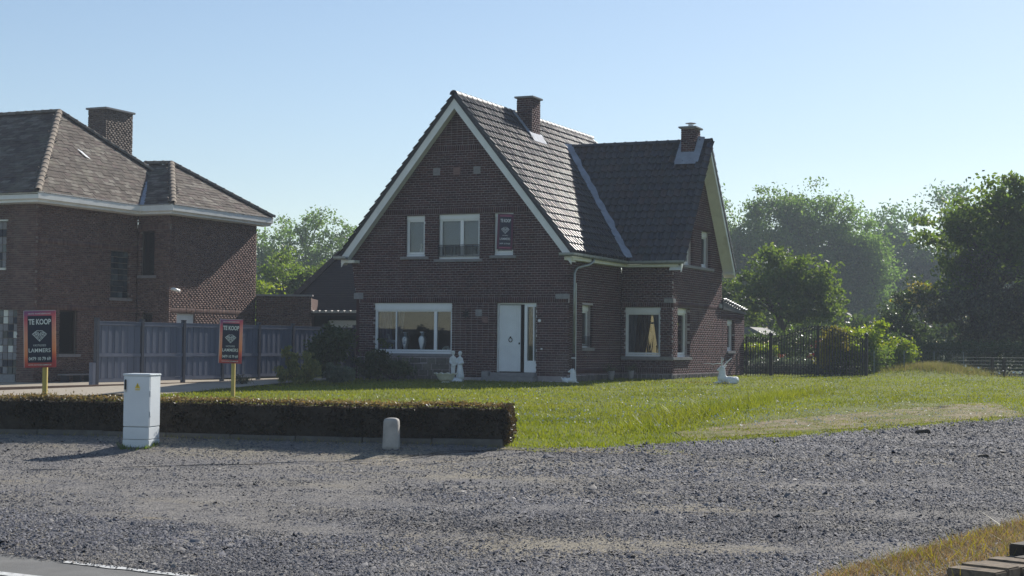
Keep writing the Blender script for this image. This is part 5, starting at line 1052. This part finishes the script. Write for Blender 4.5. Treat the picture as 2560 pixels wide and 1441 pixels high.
boy = [('b', (-.1, 0, .77), (.052, .055, .062)), ('b', (-.105, 0, .815), (.066, .066, .03)), ('c', (-.1, 0, .68), .03, (-.1, 0, .73), .028), ('c', (-.1, 0, .52), .07, (-.1, 0, .64), .068), ('c', (-.1, 0, .42), .066, (-.1, 0, .52), .06), ('c', (-.16, -.01, .64), .032, (-.185, -.03, .52), .028), ('c', (-.185, -.03, .52), .028, (-.13, -.07, .46), .024), ('c', (-.04, -.01, .64), .03, (-.01, -.03, .5), .026), ('c', (-.13, 0, .4), .045, (-.125, 0, .1), .032), ('c', (-.07, 0, .4), .045, (-.075, 0, .1), .032), ('c', (-.125, 0, .08), .03, (-.125, -.06, .07), .024), ('c', (-.075, 0, .08), .03, (-.075, -.06, .07), .024)]
girl = [('b', (.1, 0, .76), (.052, .055, .06)), ('b', (.1, .02, .78), (.06, .06, .06)), ('c', (.1, 0, .67), .028, (.1, 0, .72), .026), ('c', (.1, 0, .52), .058, (.1, 0, .63), .06), ('c', (.1, 0, .48), .066, (.11, 0, .1), .125), ('c', (.16, -.01, .62), .03, (.19, -.03, .5), .027), ('c', (.19, -.03, .5), .027, (.1, -.1, .47), .024), ('c', (.04, -.01, .62), .03, (.02, -.04, .5), .026), ('c', (.02, -.04, .5), .025, (-.02, -.03, .43), .024), ('b', (.17, -.03, .5), (.06, .05, .05))]
blob('figures', 'statue_white', xf(boy + girl, (sx_, sy_, sz_ + .06), .25, 1.08), stt, .013)
MB().lathe((sx_, sy_, sz_), [(.25, 0), (.25, .03), (.2, .06), (.17, .11), (.14, .13)], 20, 1, .7).build('plinth', 'statue_white', stt, 0, True)
bx_, by_ = -22.1, 43.9; bz_ = g1(bx_, by_) - .01
bw_ = thing('garden_bowl', 'shallow scalloped stone bowl on a foot in front of the statue', 'planter', (bx_, by_, bz_))
wob = lambda i, t: (.018 * math.sin(t * 11) if i in (4, 5, 6) else 0)
MB().lathe((bx_, by_, bz_), [(.12, .06), (.2, .08), (.25, .16), (.29, .25), (.36, .285), (.365, .3), (.34, .3), (.27, .26), (.2, .2)], 66, 1, 1, wob).build('bowl', 'bowl_stone', bw_, 0, True); MB().lathe((bx_, by_, bz_), [(.15, 0), (.14, .03), (.09, .05), (.1, .07)], 18).build('foot', 'bowl_stone', bw_, 0, True)
dx_, dy_ = -18.74, 45.65; dz_ = g1(dx_, dy_)
dg_ = thing('dog_statue', 'white statue of a lying dog with raised head by the downpipe', 'statue', (dx_, dy_, dz_))
dog = [('b', (-.02, 0, .09), (.17, .085, .08)), ('b', (-.13, 0, .09), (.1, .1, .085)), ('b', (.09, 0, .12), (.09, .085, .1)), ('c', (.11, 0, .1), .11, (.1, 0, .3), .088), ('b', (.08, 0, .38), (.085, .075, .07)), ('c', (.05, 0, .37), .042, (-.03, -.01, .355), .028), ('c', (.1, .035, .4), .022, (.125, .04, .455), .01), ('c', (.1, -.035, .4), .022, (.125, -.04, .455), .01), ('c', (.12, -.06, .1), .035, (.22, -.06, .03), .026), ('c', (.22, -.06, .03), .026, (.26, -.06, .025), .022), ('c', (.1, .06, .1), .035, (.14, .08, .03), .026), ('c', (-.16, -.07, .08), .05, (-.06, -.11, .03), .028), ('c', (-.2, 0, .1), .03, (-.25, .01, .17), .016)]
blob('body', 'statue_white', xf(dog, (dx_, dy_, dz_), .35, 1.0), dg_, .011)
ex_, ey_ = -14.4, 47.6; ez_ = g1(ex_, ey_)
de = thing('deer_statue', 'white statue of a resting stag with antlers on the lawn', 'statue', (ex_, ey_, ez_))
deer = [('b', (.12, 0, .12), (.3, .12, .12)), ('b', (.3, 0, .12), (.13, .12, .12)), ('b', (-.08, 0, .15), (.16, .12, .15)), ('c', (-.1, 0, .18), .14, (-.085, 0, .42), .092), ('b', (-.1, 0, .48), (.095, .08, .08)), ('c', (-.12, 0, .47), .065, (-.22, -.02, .43), .042), ('c', (-.05, .05, .49), .02, (.03, .08, .53), .012), ('c', (-.08, -.05, .49), .02, (-.16, -.09, .54), .012), ('c', (-.15, -.06, .06), .04, (-.36, -.07, .04), .022), ('c', (-.12, .07, .06), .04, (-.3, .1, .04), .022), ('c', (.3, -.1, .07), .06, (.12, -.14, .03), .025)]
blob('body', 'statue_white', xf(deer, (ex_, ey_, ez_), .35, 1.0), de, .012)
an_ = MB(); DM = Matrix.Translation((ex_, ey_, ez_)) @ Matrix.Rotation(.35, 4, 'Z')
def tine(pts, r0, r1): an_.tube([tuple(DM @ Vector(p)) for p in pts], [r0 + (r1 - r0) * i / (len(pts) - 1) for i in range(len(pts))], 6)
tine([(-.1, -.03, .52), (-.1, -.04, .6), (-.12, -.05, .68), (-.1, -.05, .76), (-.13, -.05, .83)], .026, .011); tine([(-.11, -.05, .68), (-.06, -.05, .74), (-.05, -.05, .8)], .012, .006); tine([(-.11, -.05, .6), (-.05, -.06, .66)], .011, .006)
tine([(-.08, .03, .52), (-.02, .05, .58), (.05, .06, .66), (.13, .07, .74), (.2, .08, .8)], .026, .011); tine([(.05, .06, .66), (.05, .06, .72)], .011, .006); tine([(-.03, .05, .57), (.0, .08, .55), (.06, .1, .57)], .011, .006)
tine([(-.11, -.05, .62), (-.25, -.06, .63), (-.38, -.05, .6), (-.48, -.06, .63), (-.64, -.07, .625)], .012, .007)
an_.build('antlers', 'statue_white', de, 0, True)
# grey planters with dried stems
for i, (x, y, lb) in enumerate(((-18.66, 49.0, 'left of two grey tapered planters with dried plants by the wing'), (-18.42, 50.2, 'right of two grey tapered planters with dried plants by the wing'))):
    z = g1(x, y); t = thing('planter', lb, 'planter', (x, y, z), 'planters by the wing wall'); MB().lathe((x, y, z), [(.075, 0), (.115, .28), (.122, .3), (.1, .3), (.09, .27)], 4 if False else 18).build('pot', 'terracotta', t, 0, True)
    rng = np.random.default_rng(80 + i); C, cl = crown_points([(x, y, z + .4, .28, .2, .14)], 16, 26, .1, rng, .2); foliage('dried_plant', 'leaf_purple', C, .03, t, rng, aspect=.3)
# objects on the window ledges
def vase(x, y, z, h, r, lb, m='ceramic'):
    o = MB().lathe((x, y, z), [(r * .55, 0), (r * .6, .03 * h), (r * .95, .45 * h), (r, .6 * h), (r * .8, .72 * h), (r * .42, .8 * h), (r * .42, .9 * h), (r * .8, h), (r * .7, h)], 18).build('vase', m, None, 0, True); tag(o, lb, 'vase'); return o
yv = Y0 + .22
vase(-24.87, yv, 1.44, .58, .12, 'brown patterned vase left of the middle pane in the big window', 'ceramic'); vase(-24.25, yv, 1.44, .6, .13, 'pale patterned tall vase in the middle pane of the big window', 'statue_white')
o = blob('figurine', 'ceramic', [('c', (-25.42, yv, 1.44), .05, (-25.42, yv, 1.6), .04), ('b', (-25.36, yv, 1.72), (.12, .05, .06)), ('c', (-25.46, yv, 1.74), .05, (-25.5, yv, 1.9), .035), ('b', (-25.52, yv, 1.93), (.05, .035, .04)), ('c', (-25.3, yv, 1.7), .03, (-25.29, yv, 1.45), .02)], None, .013); tag(o, 'pale horse figurine behind the left pane of the big window', 'figurine')
ar = MB(); pts = [(.14 * math.cos(a), .14 * math.sin(a)) for a in np.linspace(0, PI, 15)]
ar.prism([Vector((-23.4 + x, yv, 1.44 + y)) for x, y in pts] + [Vector((-23.43, yv, 1.44)), Vector((-23.43, yv, 1.5)), Vector((-23.4, yv, 1.53)), Vector((-23.37, yv, 1.5)), Vector((-23.37, yv, 1.44))], (0, .06, 0)); tag(ar.build('arch_ornament', 'bowl_stone', None), 'small white arch shaped ornament in the right pane of the big window', 'ornament')
for x, z, lb in ((-24.33, 4.6, 'white bust in the upper left gable window'), (-23.12, 4.5, 'small white jug left in the middle gable window'), (-22.4, 4.5, 'small white jug right in the middle gable window')):
    o = blob('figurine', 'statue_white', [('c', (x, Y0 + .23, z), .07, (x, Y0 + .23, z + .1), .06), ('c', (x, Y0 + .23, z + .1), .04, (x, Y0 + .23, z + .2), .028), ('b', (x, Y0 + .23, z + .26), (.04, .04, .05))], None, .013); tag(o, lb, 'figurine')
chr_ = thing('dining_chair', 'dark chair back silhouetted inside the wing window', 'chair', (-17.9, 52.3, .72)); mb = MB()
for i in range(4): x = -18.25 + i * .17; mb.tube([(x, 52.3, 1.2), (x, 52.3, 1.62)], .02, 6)
mb.tube([(-18.28 + .06 * k, 52.3, 1.64 + .03 * abs(math.sin(k * 1.1))) for k in range(10)], .022, 6); mb.build('backrest', 'wood_dark', chr_); MB().box(W, -18.28, -17.7, 52.3, 52.75, 1.16, 1.21).build('seat', 'wood_dark', chr_)
for x in (-18.26, -17.74):
    for y in (52.32, 52.7): MB().box(W, x, x + .04, y, y + .04, .72, 1.16).build('leg', 'wood_dark', chr_)
hp = thing('house_plant', 'upright pointed leaved plant inside the wing window', 'plant', (-18.25, 51.5, 1.2)); mb = MB()
for i in range(7): a = rnd.uniform(-.25, .25); mb.tube([(-18.22 + .03 * i - .1, 51.5, 1.25), (-18.22 + .03 * i - .1 + a * .4, 51.5, 1.6), (-18.22 + .03 * i - .1 + a * .7, 51.5, 1.75 + .3 * rnd.random())], [.014, .02, .003], 4)
mb.build('leaves', 'dark_soil', hp); MB().lathe((-18.22, 51.5, .72), [(.2, 0), (.22, .3), (.25, .62), (.12, .64)], 14).build('pot', 'dark_soil', hp)

# ------------------------------------------------------------------ corner steps lower right
st_ = thing('timber_edging', 'weathered timber beam edging in the lower right corner', 'timber', (-1.7, 12.8, .05))
TB = B((-1.62, 12.75, 0), (.35, 1, 0), (1, -.35, 0)); z = .05; MB().box(TB, 0, 2.2, -.0, .12, z - .05, z + .13).build('beam', 'old_timber', st_, .008); MB().box(TB, -.2, 1.8, .13, .4, z - .05, z + .06).build('lower_beam', 'old_timber', st_, .008)
for k in range(5): MB().box(TB, -1.0 + k * .2, -.82 + k * .2, .02, .4, z - .08, z + .045 + .012 * (k % 2)).build('paver', 'paver_brown', st_, .01)

# ------------------------------------------------------------------ stones, grass, weeds
rng = np.random.default_rng(90)
def inpoly(x, y, P):
    r = np.zeros(len(x), bool); j = len(P) - 1
    for i in range(len(P)):
        c = ((P[i][1] > y) != (P[j][1] > y)) & (x < (P[j][0] - P[i][0]) * (y - P[i][1]) / (P[j][1] - P[i][1] + 1e-12) + P[i][0]); r ^= c; j = i
    return r
edge_pts = [edge(i) for i in range(260)]
GRAV = [(x, ROADL(x) - .06) for x in np.linspace(-24, 6, 20)] + edge_pts[::-1]
def view_samples(n, dmin, dmax, margin=1.06, power=1.6):
    """points on the ground inside the picture's field, density falling with distance"""
    u = rng.uniform(0, 1, n); d = (dmin ** (1 - power) + u * (dmax ** (1 - power) - dmin ** (1 - power))) ** (1 / (1 - power)) if power != 1 else dmin * (dmax / dmin) ** u
    s = rng.uniform(-.318 * margin, .318 * margin, n); f_ = RM[:2, 2] / np.linalg.norm(RM[:2, 2]); r_ = np.array([f_[1], -f_[0]]); return d[:, None] * f_ + (d * s)[:, None] * r_, d
GRAV2 = [(x, ROADL(x) - .5) for x in np.linspace(-24, 6, 20)] + edge_pts[::-1]
Q, dist = view_samples(480000, 9.4, 36, 1.06, 1.45); k = inpoly(Q[:, 0], Q[:, 1], GRAV2); Q, dist = Q[k], dist[k]
nz = np.array([mnoise.noise((x * .28, y * .62, 4.4)) + .5 * mnoise.noise((x * .9, y * 1.4, 1.2)) for x, y in Q]); dr = Q[:, 1] - ROADL(Q[:, 0])
comp = sm(1.3, 3.2, dr + nz * 1.5) * (1 - sm(-8.4, -6.6, Q[:, 0] + .14 * (Q[:, 1] - 14) + nz))        # tracked, compacted strip left
wx = Q[:, 0] + 9.5; band = np.exp(-((dr - 2.1 - .09 * wx - .02 * wx * wx * (wx > 0) + .35 * nz) / .28) ** 2) + np.exp(-((dr - 3.9 - .12 * wx - .03 * wx * wx * (wx > 0) + .35 * nz) / .32) ** 2) + .8 * np.exp(-((dr - 6.3 - .3 * wx + .5 * nz) / .4) ** 2) * (wx > 1); comp = np.clip(comp * .8 + .75 * band, 0, 1)
thin = .96 - .6 * comp - .5 * np.clip(nz * 1.7 - .25, 0, 1); thin = np.where(Q[:, 1] > 16.9 + .2 * (Q[:, 0] + 13), np.maximum(thin, .5), thin); thin *= sm(-.42, -.1, dr + .06 * nz); k = rng.uniform(size=len(Q)) < thin; Q, dist = Q[k], dist[k]
te = rng.integers(40, 259, 9000); qe = np.array([edge_pts[j] for j in te]) + rng.normal(size=(9000, 2)) * .22; qe = qe[qe[:, 0] > -9]; Q = np.concatenate([Q, qe]); dist = np.r_[dist, np.hypot(qe[:, 0], qe[:, 1])]; comp = np.r_[comp[k], np.zeros(len(qe))]; k = np.ones(len(Q), bool)
n = len(Q); Z = G(Q[:, 0], Q[:, 1]); O8 = np.array([[1, 0, 0], [0, 1, 0], [-1, 0, 0], [0, -1, 0], [0, 0, 1]], float)
compk = comp[k]; sz = (.003 + .00038 * dist)[:, None] * (1 - .42 * compk[:, None]) * rng.lognormal(0, .45, (n, 1)); V = O8[None] * rng.uniform(.6, 1.3, (n, 5, 1)); V *= np.array([1.2, .95, .72]); V[:, 4, :2] += rng.normal(size=(n, 2)) * .35; th_ = rng.uniform(0, 2 * PI, n); c_, s_ = np.cos(th_), np.sin(th_)
tl = rng.normal(size=(n, 2)) * .3; V[:, :, 2] += V[:, :, 0] * tl[:, :1] + V[:, :, 1] * tl[:, 1:]
V = np.stack([V[:, :, 0] * c_[:, None] - V[:, :, 1] * s_[:, None], V[:, :, 0] * s_[:, None] + V[:, :, 1] * c_[:, None], V[:, :, 2]], -1) * sz[:, :, None]
V += np.stack([Q[:, 0], Q[:, 1], Z + .003], -1)[:, None, :]
F8 = np.array([(0, 1, 4), (1, 2, 4), (2, 3, 4), (3, 0, 4)]); F = (np.arange(n)[:, None, None] * 5 + F8[None]).reshape(-1, 3)
tag(mesh_np('gravel_stones', V.reshape(-1, 3), F, 'pebble'), 'loose grey crushed stone spread over the forecourt', 'gravel', kind='stuff')
def blades(name, m, P, h, w, lean, kind=True, parent=None, label=None, cat=None, seg=1):
    n = len(P); a = rng.uniform(0, 2 * PI, n); d = np.c_[np.cos(a), np.sin(a), np.zeros(n)]; hh = h * rng.uniform(.5, 1.4, n); ww = w * rng.uniform(.7, 1.3, n); l = rng.normal(size=(n, 2)) * lean * hh[:, None]
    b0 = P - d * ww[:, None] / 2; b1 = P + d * ww[:, None] / 2; t = P + np.c_[l, hh]; V = np.stack([b0, b1, t], 1).reshape(-1, 3); o = mesh_np(name, V, np.arange(3 * n).reshape(n, 3), m, parent)
    return tag(o, label, cat, kind='stuff') if kind else o
LAWN = edge_pts + [(13, 66), (-26, 66), (-26.4, 44), (-23.2, 31), (-21, 20)]
Q, dist = view_samples(330000, 18.5, 68, 1.1, 1.5); k = inpoly(Q[:, 0], Q[:, 1], LAWN); k &= ~((Q[:, 0] < XR) & (Q[:, 1] > Y0)) & ~((Q[:, 0] < XG) & (Q[:, 1] > YW)); Q, dist = Q[k], dist[k]
TRACK = [(-7.5, 22.6), (-6.9, 23.6), (-5.9, 25.8), (-5.2, 27.8), (-4.3, 30.5), (-3.6, 33), (-4.5, 36), (-7.0, 37.5), (-8.0, 33), (-8.2, 28), (-7.9, 24)]; jq = rng.normal(size=Q.shape) * .3; tr = inpoly(Q[:, 0] + jq[:, 0], Q[:, 1] + jq[:, 1], TRACK); nz = np.array([mnoise.noise((x * .9, y * .9, 2.2)) for x, y in Q]); k = ~tr | (nz > .05) & (rng.uniform(size=len(Q)) < .35); k &= (rng.uniform(size=len(Q)) < .75 + .5 * nz); QT = Q[tr & (rng.uniform(size=len(Q)) < .4)]; Q, dist, tr = Q[k], dist[k], tr[k]
P = np.c_[Q, G(Q[:, 0], Q[:, 1])]; hg = np.where(tr, .03, .05) * (1 + .9 * np.exp(-((Q[:, 0] + 10.9) / 1.8) ** 2 - ((Q[:, 1] - 61) / 3.5) ** 2)) * (1 + .35 * np.array([mnoise.noise((x * .5, y * .5, 7)) for x, y in Q]))
blades('grass', 'grass', P, hg, .006 + .00045 * dist, .5, label='short sunlit lawn grass in front of the brick house', cat='grass')
blades('worn_grass', 'grass_seed', np.c_[QT, G(QT[:, 0], QT[:, 1])], .03, .018, 1.2, label='thin dry trampled grass on the worn track beside the gravel', cat='grass')
# rut tufts, tall seed heads on the mound, dry grass, weeds along kerbs
def patch(n, cx, cy, rx, ry): a = rng.normal(size=(n, 2)) * np.array([rx, ry]) * .6 + np.array([cx, cy]); return np.c_[a, G(a[:, 0], a[:, 1])]
Pm = patch(5000, -10.3, 61.8, 1.4, 1.4); Pm = Pm[Pm[:, 1] > 59]; blades('tall_grass', 'grass_seed', Pm, .24, .016, .4, label='taller reddish seeding grass on the mound by the wire fence', cat='grass')
cr = np.array([(-9.63 + 1.9 * (t - .5) * -.6, 24 + 18 * t) for t in rng.uniform(0, 1, 5000)]) if False else np.array([np.interp(t, [0, .33, .66, 1], [-8.85, -9.55, -10.2, -10.24]) for t in rng.uniform(0, 1, 5000)])
tt = rng.uniform(0, 1, 5000); cr = np.c_[np.interp(tt, [0, .33, .66, 1], [-8.75, -9.45, -10.1, -10.2]), np.interp(tt, [0, .33, .66, 1], [23.9, 30.4, 36.9, 41.6])] + rng.normal(size=(5000, 2)) * .28; blades('rut_grass', 'grass', np.c_[cr, G(cr[:, 0], cr[:, 1])], .16, .018, .6, label='longer tufts of grass along the old wheel rut', cat='grass')
a = rng.uniform(0, 1, 9000); b = rng.uniform(0, 1, 9000) ** 1.5; Dq = np.c_[-2.75 + 1.05 * a + .9 * b * (1 - .0 * a), 11.3 + 4.2 * a + .4 * b]; Dq = Dq[(Dq[:, 0] > -2.9)]; Dq += rng.normal(size=Dq.shape) * .05; blades('dry_grass', 'grass_dry', np.c_[Dq, G(Dq[:, 0], Dq[:, 1])], .055, .006, .9, label='dry golden grass beside the timber beam lower right', cat='grass')
Dq2 = Dq[rng.uniform(size=len(Dq)) < .1]; blades('green_weeds', 'leaf_gold', np.c_[Dq2, G(Dq2[:, 0], Dq2[:, 1])], .1, .008, .7, label='yellow green weeds among the dry grass', cat='grass')
tt = rng.integers(0, 200, 2600); eg = np.array([edge_pts[i] for i in tt]) + rng.normal(size=(2600, 2)) * .26; eg = eg[eg[:, 0] > -9.4]; blades('verge_grass', 'grass', np.c_[eg, G(eg[:, 0], eg[:, 1])], .06, .012, .6, label='ragged grass fringe where lawn meets gravel', cat='grass')
tt = rng.uniform(0, 1, 900); hx, hy = along(HEDGE, 200); i_ = (tt * 199).astype(int); wd_ = np.c_[hx[i_], hy[i_] - .12] + rng.normal(size=(900, 2)) * np.array([.1, .12]); blades('verge_weeds', 'leaf_gold', np.c_[wd_, G(wd_[:, 0], wd_[:, 1])], .05, .008, .8, label='sparse weeds along the foot of the hedge kerb', cat='weeds')
a = rng.uniform(0, 2 * PI, 260); cw = np.c_[-13.75 + .22 * np.cos(a), 18.0 + .22 * np.sin(a)] + rng.normal(size=(260, 2)) * .03; blades('cabinet_weeds', 'leaf_green', np.c_[cw, G(cw[:, 0], cw[:, 1])], .05, .012, .6, label='green weeds round the cabinet foot', cat='weeds')
Q, dist = view_samples(5200, 26, 62, 1.05, 1.2); k = inpoly(Q[:, 0], Q[:, 1], LAWN) & ~((Q[:, 0] < XR + .2) & (Q[:, 1] > Y0 - .4)) & (Q[:, 0] > -16 + rng.normal(size=len(Q)) * 3); Q = Q[k]; V, F = leaves_np(np.c_[Q, G(Q[:, 0], Q[:, 1]) + .07], .018, rng, 0, .8); tag(mesh_np('daisies', V, F, 'flower_white'), 'tiny white daisies scattered over the lawn', 'flowers', kind='stuff')
Q = rng.normal(size=(170, 2)) * np.array([.75, .5]) + np.array([-15.2, 46.3]); V, F = leaves_np(np.c_[Q, G(Q[:, 0], Q[:, 1]) + .08], .022, rng, 0, .8); tag(mesh_np('buttercups', V, F, 'flower_yellow'), 'patch of yellow buttercups in the lawn near the stag', 'flowers', kind='stuff')
Q = np.c_[rng.uniform(-9.5, -5.5, 26), rng.uniform(58.5, 62, 26)]; V, F = leaves_np(np.c_[Q, G(Q[:, 0], Q[:, 1]) + .25], .05, rng, 0, .8); tag(mesh_np('white_blossoms', V, F, 'flower_white'), 'pale blossoms in the grass under the right edge tree', 'flowers', kind='stuff')
for i, (x, y, s, lb) in enumerate(((-4.6, 25.9, .13, 'loose dark stone lying on the gravel right of the middle'), (-3.05, 21.5, .08, 'small loose dark stone near the right edge of the gravel'))):
    o = blob('loose_stone', 'dark_soil', [('b', (x, y, g1(x, y) + s * .2), (s, s * .6, s * .35)), ('b', (x + s * .5, y, g1(x, y) + s * .25), (s * .5, s * .5, s * .4))], None, .02, 1); tag(o, lb, 'stone')
# ------------------------------------------------------------------ haze
hz = MB().box(W, -260, 160, -20, 300, -1.2, 40); m, t, o = nt('haze'); pv_ = N(t, 'ShaderNodeVolumePrincipled', Density=.0009, Anisotropy=.0); pv_.inputs['Color'].default_value = (.8, .89, 1, 1); t.links.new(pv_.outputs[0], o.inputs['Volume']); MATS['haze'] = m
HAZE = True
if HAZE: tag(hz.build('haze', 'haze'), kind='stuff')
